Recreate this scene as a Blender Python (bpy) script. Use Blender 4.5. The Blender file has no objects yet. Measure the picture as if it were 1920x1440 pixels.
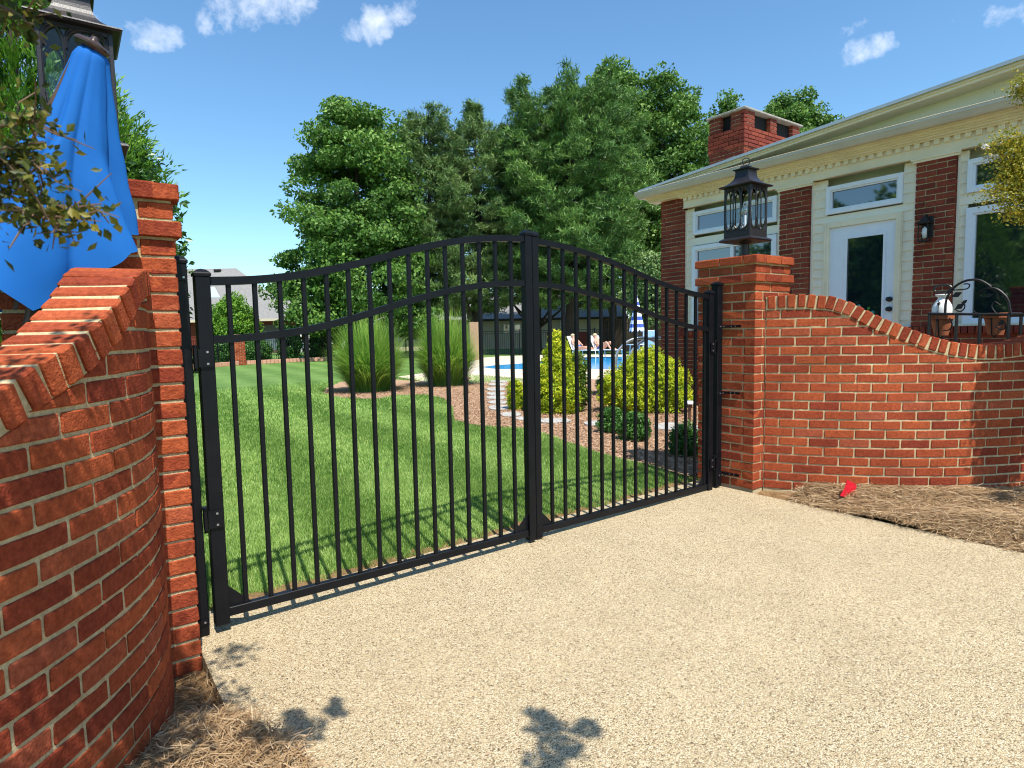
import bpy, math, random
import numpy as np
from mathutils import Matrix, Vector
random.seed(7); rng = np.random.default_rng(7)
C = bpy.context.scene.collection
sc = bpy.context.scene
R = math.radians
PI = math.pi

# ------------------------------------------------------------------ camera
FPX, YAW, PITCH, ROLL = 1149.7, 0.6274, 0.0838, -0.0193
CAM = np.array([-0.6373, -3.1368, 1.3446])
_f = np.array([math.sin(YAW)*math.cos(PITCH), math.cos(YAW)*math.cos(PITCH), -math.sin(PITCH)])
_r = np.array([math.cos(YAW), -math.sin(YAW), 0.0]); _u = np.cross(_r, _f)
AR = math.cos(ROLL)*_r + math.sin(ROLL)*_u
AU = -math.sin(ROLL)*_r + math.cos(ROLL)*_u
AF = _f
cd = bpy.data.cameras.new('camera'); cam = bpy.data.objects.new('camera', cd); C.objects.link(cam)
cd.sensor_width = 36; cd.lens = FPX/1920*36; cd.clip_start = 0.05; cd.clip_end = 3000
cam.matrix_world = Matrix(((AR[0], AU[0], -AF[0], CAM[0]), (AR[1], AU[1], -AF[1], CAM[1]),
                           (AR[2], AU[2], -AF[2], CAM[2]), (0, 0, 0, 1)))
cd.dof.use_dof = True; cd.dof.focus_distance = 6.0; cd.dof.aperture_fstop = 10
sc.camera = cam
sc.cycles.filter_width = 1.1
sc.render.resolution_x = 1024; sc.render.resolution_y = 768

# ------------------------------------------------------------------ light
SUN = Vector((-0.095, -0.56, 1.0)).normalized()
SEL = math.asin(SUN.z); SAZ = math.atan2(SUN.x, SUN.y)
w = bpy.data.worlds.new('World'); sc.world = w; w.use_nodes = True
nt = w.node_tree; nt.nodes.clear()
def N(nt, t, **k):
    n = nt.nodes.new(t)
    for a, b in k.items(): setattr(n, a, b)
    return n
wo = N(nt, 'ShaderNodeOutputWorld'); bg = N(nt, 'ShaderNodeBackground'); sky = N(nt, 'ShaderNodeTexSky')
sky.sky_type = 'NISHITA'; sky.sun_disc = False; sky.sun_elevation = SEL; sky.sun_rotation = SAZ
sky.air_density = 1.0; sky.dust_density = 0.6; sky.ozone_density = 1.6; sky.altitude = 200
bg.inputs[1].default_value = 0.135
tc = N(nt, 'ShaderNodeTexCoord')
def dirpx(x, y):
    d = AF+AR*(x-960)/FPX-AU*(y-720)/FPX
    return d/np.linalg.norm(d)
def cloud_mask():
    # small fair-weather clouds: soft elliptical puffs in given sky directions, broken up by noise
    nz = N(nt, 'ShaderNodeTexNoise'); nz.inputs['Scale'].default_value = 17; nz.inputs['Distortion'].default_value = .15; nz.inputs['Detail'].default_value = 9
    nz.inputs['Roughness'].default_value = 0.62
    nt.links.new(tc.outputs['Generated'], nz.inputs['Vector'])
    out = None
    for (x, y, wx, wy, rot, st) in ((303, 70, 46, 17, -14, .8), (392, 52, 30, 20, -28, .85), (440, 20, 44, 26, -30, 1), (525, 8, 44, 22, -8, .95),
                                    (690, 45, 62, 22, -18, 1.05), (745, 22, 38, 22, -20, .95), (1610, 102, 36, 19, -12, .95), (40, 10, 60, 60, 0, .9),
                                    (1900, 15, 60, 22, 10, .55), (1660, 30, 70, 12, -8, .35)):
        d = dirpx(x, y); a = R(rot)
        e1 = AR*math.cos(a)-AU*math.sin(-a)*-1; e1 = AR*math.cos(a)+AU*math.sin(-a); e2 = -AR*math.sin(-a)+AU*math.cos(a)
        terms = []
        for e, s in ((e1, wx), (e2, wy)):
            dp = N(nt, 'ShaderNodeVectorMath', operation='DOT_PRODUCT'); nt.links.new(tc.outputs['Generated'], dp.inputs[0])
            dp.inputs[1].default_value = tuple(e)
            sb = N(nt, 'ShaderNodeMath', operation='SUBTRACT'); nt.links.new(dp.outputs['Value'], sb.inputs[0]); sb.inputs[1].default_value = float(d @ e)
            dv = N(nt, 'ShaderNodeMath', operation='DIVIDE'); nt.links.new(sb.outputs[0], dv.inputs[0]); dv.inputs[1].default_value = s/FPX
            pw = N(nt, 'ShaderNodeMath', operation='MULTIPLY'); nt.links.new(dv.outputs[0], pw.inputs[0]); nt.links.new(dv.outputs[0], pw.inputs[1])
            terms.append(pw)
        ad = N(nt, 'ShaderNodeMath', operation='ADD'); nt.links.new(terms[0].outputs[0], ad.inputs[0]); nt.links.new(terms[1].outputs[0], ad.inputs[1])
        mr = N(nt, 'ShaderNodeMapRange'); nt.links.new(ad.outputs[0], mr.inputs[0])
        mr.inputs[1].default_value = 0; mr.inputs[2].default_value = 2.2; mr.inputs[3].default_value = st; mr.inputs[4].default_value = 0
        # keep only the forward hemisphere
        if out is None: out = mr.outputs[0]
        else:
            mx = N(nt, 'ShaderNodeMath', operation='MAXIMUM'); nt.links.new(out, mx.inputs[0]); nt.links.new(mr.outputs[0], mx.inputs[1]); out = mx.outputs[0]
    fw = N(nt, 'ShaderNodeVectorMath', operation='DOT_PRODUCT'); nt.links.new(tc.outputs['Generated'], fw.inputs[0]); fw.inputs[1].default_value = tuple(AF)
    gt = N(nt, 'ShaderNodeMath', operation='GREATER_THAN'); nt.links.new(fw.outputs['Value'], gt.inputs[0]); gt.inputs[1].default_value = 0.2
    nc = N(nt, 'ShaderNodeMapRange'); nt.links.new(nz.outputs['Fac'], nc.inputs[0]); nc.inputs[1].default_value = .32; nc.inputs[2].default_value = .68; nc.inputs[3].default_value = 0; nc.inputs[4].default_value = 1
    a1 = N(nt, 'ShaderNodeMath', operation='ADD'); nt.links.new(out, a1.inputs[0]); nt.links.new(nc.outputs[0], a1.inputs[1])
    m2 = N(nt, 'ShaderNodeMapRange'); nt.links.new(a1.outputs[0], m2.inputs[0])
    m2.inputs[1].default_value = 1.02; m2.inputs[2].default_value = 1.9; m2.inputs[3].default_value = 0; m2.inputs[4].default_value = 0.8
    m3 = N(nt, 'ShaderNodeMath', operation='MULTIPLY'); nt.links.new(m2.outputs[0], m3.inputs[0]); nt.links.new(gt.outputs[0], m3.inputs[1])
    return m3.outputs[0]
mixc = N(nt, 'ShaderNodeMix', data_type='RGBA')
nt.links.new(cloud_mask(), mixc.inputs[0])
gm = N(nt, 'ShaderNodeHueSaturation'); gm.inputs['Saturation'].default_value = 1.10; gm.inputs['Value'].default_value = 1.0
nt.links.new(sky.outputs[0], gm.inputs['Color'])
tn_ = N(nt, 'ShaderNodeMix', data_type='RGBA', blend_type='MULTIPLY'); tn_.inputs[0].default_value = 1; tn_.inputs[7].default_value = (.86, 1.06, 1.09, 1)
nt.links.new(gm.outputs[0], tn_.inputs[6]); nt.links.new(tn_.outputs[2], mixc.inputs[6]); mixc.inputs[7].default_value = (6.6, 6.9, 7.4, 1)
nt.links.new(mixc.outputs[2], bg.inputs[0]); nt.links.new(bg.outputs[0], wo.inputs[0])
sd = bpy.data.lights.new('sun', 'SUN'); so = bpy.data.objects.new('sun', sd); C.objects.link(so)
sd.energy = 4.7; sd.angle = R(0.53); sd.color = (1.0, 0.95, 0.86)
so.rotation_euler = SUN.to_track_quat('Z', 'Y').to_euler(); so.location = (0, -5, 20)
sc.view_settings.view_transform = 'Standard'; sc.view_settings.look = 'None'
sc.view_settings.gamma = 1; sc.view_settings.exposure = 0.58

# ------------------------------------------------------------------ coordinates
def ray(x, y): return AF+AR*(x-960)/FPX-AU*(y-720)/FPX
def gp(x, y, z=0.0):
    d = ray(x, y); t = (z-CAM[2])/d[2]; return CAM+d*t
def pX(x, y, X):
    d = ray(x, y); t = (X-CAM[0])/d[0]; return CAM+d*t
def pY(x, y, Y):
    d = ray(x, y); t = (Y-CAM[1])/d[1]; return CAM+d*t
FH = np.array([math.sin(YAW), math.cos(YAW), 0]); RH = np.array([math.cos(YAW), -math.sin(YAW), 0])
def at(px, D, z=0.0):      # a point D metres ahead of where the photographer stands
    q = CAM+D*(FH+RH*(px-960)/FPX*math.cos(PITCH)); return np.array([q[0], q[1], z])
def zpx(y, D, px=960):     # height above the ground of image row y at distance D
    hy = 624-0.0193*(px-960)
    return 1.3446+(hy-y)/FPX*D*0.99
def zg(x, y=0):
    return -0.052*(1-np.clip((np.asarray(x)+.1)/3.9, 0, 1))-.010

# ------------------------------------------------------------------ materials
MATS = {}
def mat(name, col, rough=0.7, col2=None, ns=20, nd=6, bump=0.0, bs=80, metal=0.0, spec=0.5, tint=None, coat=0.0, transl=0.0, ior=None, nmul=1.0, stretch=None, bdist=0.01):
    m = bpy.data.materials.new(name); m.use_nodes = True; t = m.node_tree; b = t.nodes['Principled BSDF']
    b.inputs['Roughness'].default_value = rough; b.inputs['Metallic'].default_value = metal
    b.inputs['Specular IOR Level'].default_value = spec; b.inputs['Coat Weight'].default_value = coat
    if ior: b.inputs['IOR'].default_value = ior
    tcn = N(t, 'ShaderNodeTexCoord'); geo = N(t, 'ShaderNodeNewGeometry')
    vec = geo.outputs['Position']
    if stretch:
        mp = N(t, 'ShaderNodeMapping'); mp.inputs['Scale'].default_value = stretch; t.links.new(vec, mp.inputs[0]); vec = mp.outputs[0]
    cur = None
    if tint:   # ramp over the per-face random value
        at_ = N(t, 'ShaderNodeAttribute', attribute_name='tint'); rp = N(t, 'ShaderNodeValToRGB')
        els = rp.color_ramp.elements
        while len(els) < len(tint): els.new(0.5)
        for e, (p, c) in zip(els, tint): e.position = p; e.color = (*c, 1)
        t.links.new(at_.outputs['Fac'], rp.inputs[0]); cur = rp.outputs[0]
    if col2 is not None:
        nz = N(t, 'ShaderNodeTexNoise'); nz.inputs['Scale'].default_value = ns; nz.inputs['Detail'].default_value = nd; nz.inputs['Roughness'].default_value = .65
        t.links.new(vec, nz.inputs['Vector'])
        mr = N(t, 'ShaderNodeMapRange'); t.links.new(nz.outputs['Fac'], mr.inputs[0]); mr.inputs[1].default_value = .35; mr.inputs[2].default_value = .65
        mx = N(t, 'ShaderNodeMix', data_type='RGBA'); t.links.new(mr.outputs[0], mx.inputs[0])
        if cur is None:
            mx.inputs[6].default_value = (*col, 1); mx.inputs[7].default_value = (*col2, 1)
        else:   # multiply mottling
            mx.inputs[6].default_value = (1, 1, 1, 1); mx.inputs[7].default_value = (*col2, 1)
            ml = N(t, 'ShaderNodeMix', data_type='RGBA', blend_type='MULTIPLY'); ml.inputs[0].default_value = 1
            t.links.new(cur, ml.inputs[6]); t.links.new(mx.outputs[2], ml.inputs[7]); mx = ml
        cur = mx.outputs[2]
    if name in ('brick', 'house_brick', 'mortar', 'cream_trim'):
        n5 = N(t, 'ShaderNodeTexNoise'); n5.inputs['Scale'].default_value = 2.6; n5.inputs['Detail'].default_value = 8; n5.inputs['Roughness'].default_value = .7; t.links.new(geo.outputs['Position'], n5.inputs['Vector'])
        r5 = N(t, 'ShaderNodeMapRange'); t.links.new(n5.outputs['Fac'], r5.inputs[0]); r5.inputs[1].default_value = .35; r5.inputs[2].default_value = .65; r5.inputs[3].default_value = .80 if 'cream' not in name else .92; r5.inputs[4].default_value = 1.1 if 'cream' not in name else 1.02
        s5 = N(t, 'ShaderNodeVectorMath', operation='SCALE'); t.links.new(cur, s5.inputs[0]); t.links.new(r5.outputs[0], s5.inputs['Scale']); cur = s5.outputs[0]
    if cur is None: b.inputs['Base Color'].default_value = (*col, 1)
    else: t.links.new(cur, b.inputs['Base Color'])
    if bump:
        n2 = N(t, 'ShaderNodeTexNoise'); n2.inputs['Scale'].default_value = bs; n2.inputs['Detail'].default_value = 6; t.links.new(vec, n2.inputs['Vector'])
        bp = N(t, 'ShaderNodeBump'); bp.inputs['Strength'].default_value = bump; bp.inputs['Distance'].default_value = bdist
        t.links.new(n2.outputs['Fac'], bp.inputs['Height']); t.links.new(bp.outputs[0], b.inputs['Normal'])
    if transl:
        tr = N(t, 'ShaderNodeBsdfTranslucent'); ms = N(t, 'ShaderNodeMixShader'); ms.inputs[0].default_value = transl
        if cur is None: tr.inputs[0].default_value = (*col, 1)
        else: t.links.new(cur, tr.inputs[0])
        o = t.nodes['Material Output']; t.links.new(b.outputs[0], ms.inputs[1]); t.links.new(tr.outputs[0], ms.inputs[2]); t.links.new(ms.outputs[0], o.inputs[0])
    MATS[name] = m; return m

mat('brick', (0, 0, 0), .9, col2=(.62, .56, .56), ns=55, bump=.9, bs=120, spec=.12, bdist=.006,
    tint=[(0, (.27, .050, .026)), (.2, (.33, .066, .029)), (.5, (.395, .084, .034)), (.85, (.46, .105, .038)), (1, (.40, .10, .050))])
mat('house_brick', (0, 0, 0), .85, col2=(.7, .66, .66), ns=30, bump=.5, bs=120, spec=.25, bdist=.004,
    tint=[(0, (.17, .034, .022)), (.5, (.25, .048, .028)), (1, (.31, .07, .036))])
mat('mortar', (.62, .50, .30), .95, col2=(.44, .34, .19), ns=60, bump=.9, bs=230, spec=.1, bdist=.006)
mat('black_metal', (.0035, .004, .006), .4, col2=(.006, .0065, .009), ns=9, bump=.08, bs=300, spec=.2)
mat('bronze_metal', (.011, .009, .011), .42, col2=(.018, .015, .018), ns=14, bump=.1, bs=200, spec=.5)
mat('worn_steel', (.35, .35, .36), .35, metal=.8)
mat('iron', (.012, .012, .013), .5, spec=.4)
mat('soil', (.20, .115, .055), .95, col2=(.33, .21, .10), ns=45, bump=1, bs=110, spec=.1, bdist=.02)
mat('mulch', (.36, .22, .135), .95, col2=(.54, .36, .235), ns=34, bump=1, bs=60, spec=.1, bdist=.03)
mat('blue_canvas', (.014, .165, .56), .8, col2=(.011, .14, .50), ns=3, bump=.12, bs=500, spec=.25, transl=.22, bdist=.002)
mat('umbrella_wood', (.10, .05, .028), .5, col2=(.06, .03, .016), ns=30, stretch=(1, 1, .1))
mat('finial', (.05, .028, .02), .3, spec=.6)
mat('cream_trim', (.84, .76, .57), .55, col2=(.77, .69, .51), ns=2.2, bump=.05, bs=200)
mat('siding', (.87, .80, .64), .6, col2=(.82, .75, .59), ns=2.6)
mat('white_vinyl', (.76, .80, .86), .35, col2=(.70, .75, .82), ns=4)
mat('gutter_paint', (.56, .50, .40), .45, col2=(.47, .43, .35), ns=2.5)
mat('metal_edge', (.36, .43, .50), .45, col2=(.42, .48, .53), ns=3)
mat('roof_shingle', (.40, .38, .35), .9, col2=(.28, .27, .26), ns=18, bump=.4, bs=40)
mat('grey_shingle', (.27, .26, .25), .95, col2=(.20, .19, .185), spec=.1, ns=5, bump=.5, bs=9, stretch=(1, 1, 3), bdist=.05)
mat('dark_glass', (.004, .009, .018), .03, spec=1, ior=1.95)
mat('chimney_cap', (.40, .36, .30), .9, col2=(.22, .20, .17), ns=14, bump=.7, bs=40)
mat('black_void', (.004, .004, .004), .9)
mat('white_paint', (.82, .82, .80), .5)
mat('beige_wall', (.62, .53, .40), .8, col2=(.56, .47, .35), ns=2)
mat('brown_door', (.10, .065, .045), .7)
mat('terracotta', (.42, .13, .05), .8, col2=(.30, .09, .04), ns=16, bump=.2, bs=90)
mat('white_plastic', (.82, .82, .80), .3, col2=(.78, .77, .74), ns=6)
mat('black_plastic', (.015, .015, .015), .35)
mat('flag_red', (.75, .012, .035), .45, transl=.3)
mat('stone', (.46, .45, .42), .85, col2=(.34, .33, .31), ns=12, bump=.3, bs=60)
mat('deck', (.68, .56, .44), .85, col2=(.60, .49, .38), ns=30, bump=.2, bs=200)
mat('chrome', (.72, .70, .66), .3, metal=.85)
mat('skin', (.58, .30, .20), .55)
mat('swim', (.03, .12, .4), .7)
mat('hair', (.55, .42, .25), .8)
mat('fence_wood', (.055, .036, .022), .85, col2=(.035, .022, .014), ns=10, stretch=(6, 6, .5))
mat('bark', (.075, .055, .042), .95, col2=(.035, .026, .02), ns=9, bump=1, bs=22, stretch=(2, 2, .5), bdist=.05)
mat('twig', (.16, .10, .06), .9)
mat('curb_brick', (.50, .24, .15), .9, col2=(.6, .33, .22), ns=6)
mat('lamp_copper', (.11, .045, .022), .5)
mat('car_grey', (.16, .18, .22), .25, metal=.5, coat=.6)
mat('tire', (.01, .01, .01), .9)
def leafmat(n, a, b, c, rough=.5, transl=.28, spec=.35):
    mat(n, (0, 0, 0), rough, tint=[(0, a), (.55, b), (1, c)], transl=transl, spec=spec)
leafmat('leaf_maple', (.045, .11, .018), (.10, .21, .034), (.22, .37, .065))
leafmat('leaf_oak', (.045, .110, .020), (.10, .205, .036), (.21, .34, .06))
leafmat('needle_dark', (.040, .105, .022), (.090, .185, .038), (.20, .34, .068), transl=.15)
leafmat('needle_light', (.07, .13, .038), (.13, .215, .06), (.26, .36, .11), transl=.18)
leafmat('leaf_arb', (.045, .14, .014), (.12, .27, .022), (.24, .42, .04), transl=.25)
leafmat('leaf_holly', (.02, .065, .014), (.045, .12, .022), (.10, .20, .035), rough=.35, transl=.1)
leafmat('leaf_gold', (.10, .24, .015), (.42, .52, .02), (.80, .76, .05), rough=.6, transl=.3)
leafmat('leaf_goldgreen', (.03, .08, .012), (.12, .20, .016), (.30, .36, .02), rough=.6)
leafmat('leaf_shrub', (.025, .085, .016), (.055, .165, .025), (.13, .28, .05), rough=.4, transl=.2)
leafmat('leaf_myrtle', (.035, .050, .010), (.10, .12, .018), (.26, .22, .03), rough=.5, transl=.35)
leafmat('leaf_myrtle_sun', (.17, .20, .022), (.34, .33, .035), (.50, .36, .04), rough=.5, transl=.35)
leafmat('blossom', (.75, .73, .66), (.85, .83, .78), (.9, .88, .85), rough=.8, transl=.3)
leafmat('reed', (.07, .19, .03), (.18, .37, .05), (.42, .58, .11), rough=.5, transl=.35)
leafmat('turf', (.10, .20, .038), (.24, .41, .080), (.50, .62, .20), rough=.45, transl=.3)
leafmat('straw', (.20, .115, .055), (.38, .25, .13), (.60, .46, .29), rough=.7, transl=.1, spec=.2)
leafmat('chips', (.16, .08, .045), (.38, .22, .13), (.56, .38, .25), rough=.9, transl=0)
leafmat('far_green', (.03, .06, .015), (.05, .09, .02), (.08, .13, .03))

# lawn sheet: mown stripes are the sheen of alternating blade lean, here put into the grass colour
m = mat('lawn', (.10, .20, .03), .8, spec=.2)
t = m.node_tree; b = t.nodes['Principled BSDF']; geo = N(t, 'ShaderNodeNewGeometry')
mp = N(t, 'ShaderNodeMapping'); mp.inputs['Rotation'].default_value = (0, 0, R(5)); t.links.new(geo.outputs['Position'], mp.inputs[0])
wv = N(t, 'ShaderNodeTexWave', wave_type='BANDS', bands_direction='X'); wv.inputs['Scale'].default_value = .24; wv.inputs['Distortion'].default_value = .7; wv.inputs['Detail'].default_value = 2
t.links.new(mp.outputs[0], wv.inputs[0])
nz = N(t, 'ShaderNodeTexNoise'); nz.inputs['Scale'].default_value = 55; nz.inputs['Detail'].default_value = 8; nz.inputs['Roughness'].default_value = .8; t.links.new(geo.outputs['Position'], nz.inputs[0])
nz2 = N(t, 'ShaderNodeTexNoise'); nz2.inputs['Scale'].default_value = 1.3; nz2.inputs['Detail'].default_value = 4; t.links.new(geo.outputs['Position'], nz2.inputs[0])
mx = N(t, 'ShaderNodeMix', data_type='RGBA'); mx.inputs[6].default_value = (.115, .215, .045, 1); mx.inputs[7].default_value = (.165, .280, .068, 1); t.links.new(wv.outputs['Fac'], mx.inputs[0])
mr = N(t, 'ShaderNodeMapRange'); t.links.new(nz.outputs['Fac'], mr.inputs[0]); mr.inputs[1].default_value = .3; mr.inputs[2].default_value = .7; mr.inputs[3].default_value = .45; mr.inputs[4].default_value = 1.45
mr2 = N(t, 'ShaderNodeMapRange'); t.links.new(nz2.outputs['Fac'], mr2.inputs[0]); mr2.inputs[1].default_value = .3; mr2.inputs[2].default_value = .7; mr2.inputs[3].default_value = .85; mr2.inputs[4].default_value = 1.12
mm = N(t, 'ShaderNodeMath', operation='MULTIPLY'); t.links.new(mr.outputs[0], mm.inputs[0]); t.links.new(mr2.outputs[0], mm.inputs[1])
vm = N(t, 'ShaderNodeVectorMath', operation='SCALE'); t.links.new(mx.outputs[2], vm.inputs[0]); t.links.new(mm.outputs[0], vm.inputs['Scale']); t.links.new(vm.outputs[0], b.inputs['Base Color'])
bp = N(t, 'ShaderNodeBump'); bp.inputs['Strength'].default_value = .8; bp.inputs['Distance'].default_value = .04; t.links.new(nz.outputs['Fac'], bp.inputs['Height']); t.links.new(bp.outputs[0], b.inputs['Normal'])
# exposed aggregate
m = mat('aggregate', (.6, .5, .33), .8, spec=.25)
t = m.node_tree; b = t.nodes['Principled BSDF']; geo = N(t, 'ShaderNodeNewGeometry')
wn = N(t, 'ShaderNodeTexNoise'); wn.inputs['Scale'].default_value = 60; t.links.new(geo.outputs['Position'], wn.inputs[0])
wm = N(t, 'ShaderNodeVectorMath', operation='MULTIPLY_ADD'); t.links.new(wn.outputs['Color'], wm.inputs[0]); wm.inputs[1].default_value = (.008, .008, .008); t.links.new(geo.outputs['Position'], wm.inputs[2])
v1 = N(t, 'ShaderNodeTexVoronoi', feature='F1'); v1.inputs['Scale'].default_value = 190; t.links.new(wm.outputs[0], v1.inputs['Vector'])
rp = N(t, 'ShaderNodeValToRGB'); sx = N(t, 'ShaderNodeSeparateColor'); t.links.new(v1.outputs['Color'], sx.inputs[0]); t.links.new(sx.outputs[0], rp.inputs[0])
els = rp.color_ramp.elements
cols = [(0, (.15, .105, .06)), (.10, (.34, .25, .145)), (.2, (.48, .37, .22)), (.55, (.57, .45, .27)), (.8, (.64, .52, .33)), (1, (.76, .66, .47))]
while len(els) < len(cols): els.new(.5)
for e, (p, c) in zip(els, cols): e.position = p; e.color = (*c, 1)
n3 = N(t, 'ShaderNodeTexNoise'); n3.inputs['Scale'].default_value = 2.2; n3.inputs['Detail'].default_value = 7; t.links.new(geo.outputs['Position'], n3.inputs[0])
m3 = N(t, 'ShaderNodeMapRange'); t.links.new(n3.outputs['Fac'], m3.inputs[0]); m3.inputs[1].default_value = .3; m3.inputs[2].default_value = .7; m3.inputs[3].default_value = .94; m3.inputs[4].default_value = 1.06
dm = N(t, 'ShaderNodeMapRange'); t.links.new(v1.outputs['Distance'], dm.inputs[0]); dm.inputs[1].default_value = .35; dm.inputs[2].default_value = .75; dm.inputs[3].default_value = 1; dm.inputs[4].default_value = .58
mm = N(t, 'ShaderNodeMath', operation='MULTIPLY'); t.links.new(m3.outputs[0], mm.inputs[0]); t.links.new(dm.outputs[0], mm.inputs[1])
vm = N(t, 'ShaderNodeVectorMath', operation='SCALE'); t.links.new(rp.outputs[0], vm.inputs[0]); t.links.new(mm.outputs[0], vm.inputs['Scale']); t.links.new(vm.outputs[0], b.inputs['Base Color'])
bp = N(t, 'ShaderNodeBump', invert=True); bp.inputs['Strength'].default_value = .75; bp.inputs['Distance'].default_value = .006; t.links.new(v1.outputs['Distance'], bp.inputs['Height']); t.links.new(bp.outputs[0], b.inputs['Normal'])
# pool water
m = mat('water', (.03, .36, .80), .12, col2=(.05, .46, .86), ns=2.2, bump=.12, bs=4, spec=.35, bdist=.03)
# striped cloth of the far parasol
m = mat('striped_cloth', (.8, .8, .8), .8)
t = m.node_tree; b = t.nodes['Principled BSDF']; geo = N(t, 'ShaderNodeNewGeometry'); sp = N(t, 'ShaderNodeSeparateXYZ'); t.links.new(geo.outputs['Position'], sp.inputs[0])
a = N(t, 'ShaderNodeMath', operation='MULTIPLY'); t.links.new(sp.outputs[2], a.inputs[0]); a.inputs[1].default_value = 3.1
f = N(t, 'ShaderNodeMath', operation='FRACT'); t.links.new(a.outputs[0], f.inputs[0]); g = N(t, 'ShaderNodeMath', operation='GREATER_THAN'); t.links.new(f.outputs[0], g.inputs[0]); g.inputs[1].default_value = .5
mx = N(t, 'ShaderNodeMix', data_type='RGBA'); t.links.new(g.outputs[0], mx.inputs[0]); mx.inputs[6].default_value = (.8, .8, .8, 1); mx.inputs[7].default_value = (.05, .10, .38, 1); t.links.new(mx.outputs[2], b.inputs['Base Color'])
# lantern glass / bulbs
for nm, tr, gl in (('lantern_glass', .88, .05), ('bulb_glass', .55, .45)):
    m = bpy.data.materials.new(nm); m.use_nodes = True; t = m.node_tree; t.nodes.clear()
    o = N(t, 'ShaderNodeOutputMaterial'); ms = N(t, 'ShaderNodeMixShader'); ms.inputs[0].default_value = gl
    a = N(t, 'ShaderNodeBsdfTransparent'); a.inputs[0].default_value = (.93, .95, .95, 1); g = N(t, 'ShaderNodeBsdfGlossy'); g.inputs['Roughness'].default_value = .05
    t.links.new(a.outputs[0], ms.inputs[1]); t.links.new(g.outputs[0], ms.inputs[2]); t.links.new(ms.outputs[0], o.inputs[0]); MATS[nm] = m

# ------------------------------------------------------------------ mesh builder
ORG = {}
class MB:
    def __init__(s): s.V = []; s.F = []; s.n = 0
    def add(s, V, F, mi=0, tint=None):
        V = np.asarray(V, dtype=np.float64).reshape(-1, 3); F = np.asarray(F, dtype=np.int64)
        if tint is None: tint = rng.random()
        tt = np.full(len(F), tint) if np.isscalar(tint) else np.asarray(tint)
        s.V.append(V); s.F.append((F+s.n, np.full(len(F), mi), tt)); s.n += len(V); return s
    def build(s, name, mats, parent=None, loc=None, smooth=False):
        if isinstance(mats, str): mats = [mats]
        org = np.array(ORG[parent.name]) if parent is not None else (np.array(loc, float) if loc is not None else np.zeros(3))
        V = np.concatenate(s.V)-org; me = bpy.data.meshes.new(name)
        loops = np.concatenate([f.ravel() for f, _, _ in s.F]); tot = np.concatenate([np.full(len(f), f.shape[1]) for f, _, _ in s.F])
        st = np.concatenate([[0], np.cumsum(tot)[:-1]])
        me.vertices.add(len(V)); me.vertices.foreach_set('co', V.astype(np.float32).ravel())
        me.loops.add(len(loops)); me.loops.foreach_set('vertex_index', loops.astype(np.int32))
        me.polygons.add(len(tot)); me.polygons.foreach_set('loop_start', st.astype(np.int32)); me.polygons.foreach_set('loop_total', tot.astype(np.int32))
        me.polygons.foreach_set('material_index', np.concatenate([m for _, m, _ in s.F]).astype(np.int32))
        me.polygons.foreach_set('use_smooth', np.full(len(tot), bool(smooth)))
        for mm_ in mats: me.materials.append(MATS[mm_])
        at_ = me.attributes.new('tint', 'FLOAT', 'FACE'); at_.data.foreach_set('value', np.concatenate([q for _, _, q in s.F]).astype(np.float32))
        me.update(calc_edges=True); me.validate()
        o = bpy.data.objects.new(name, me); C.objects.link(o)
        if parent is not None: o.parent = parent; ORG[o.name] = org
        else: o.location = org; ORG[o.name] = org
        return o
def thing(name, label, cat, loc=(0, 0, 0), group=None):
    o = bpy.data.objects.new(name, None); o.empty_display_size = .1; C.objects.link(o); o.location = tuple(float(v) for v in loc); ORG[o.name] = np.array(loc, float)
    o['label'] = label; o['category'] = cat
    if group: o['group'] = group
    return o
def tag(o, label, cat, group=None, kind=None):
    if label: o['label'] = label
    if cat: o['category'] = cat
    if group: o['group'] = group
    if kind: o['kind'] = kind
    return o
def copy_tree(o, parent=None):
    c = o.copy(); C.objects.link(c); c.parent = parent; ORG[c.name] = ORG.get(o.name)
    for ch in list(o.children): copy_tree(ch, c)
    return c

BOXF = np.array([[0, 3, 2, 1], [4, 5, 6, 7], [0, 1, 5, 4], [1, 2, 6, 5], [2, 3, 7, 6], [3, 0, 4, 7]])
def box(mb, lo, hi, mi=0, tint=None):
    x0, y0, z0 = lo; x1, y1, z1 = hi
    V = [(x0, y0, z0), (x1, y0, z0), (x1, y1, z0), (x0, y1, z0), (x0, y0, z1), (x1, y0, z1), (x1, y1, z1), (x0, y1, z1)]
    mb.add(V, BOXF, mi, tint)
def obox(mb, c, ax, hs, mi=0, tint=None):     # oriented box: centre, 3 axes, half sizes
    c = np.array(c, float); ax = [np.array(a, float) for a in ax]; V = []
    for sx, sy, sz in ((-1, -1, -1), (1, -1, -1), (1, 1, -1), (-1, 1, -1), (-1, -1, 1), (1, -1, 1), (1, 1, 1), (-1, 1, 1)):
        V.append(c+ax[0]*sx*hs[0]+ax[1]*sy*hs[1]+ax[2]*sz*hs[2])
    mb.add(V, BOXF, mi, tint)
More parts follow.
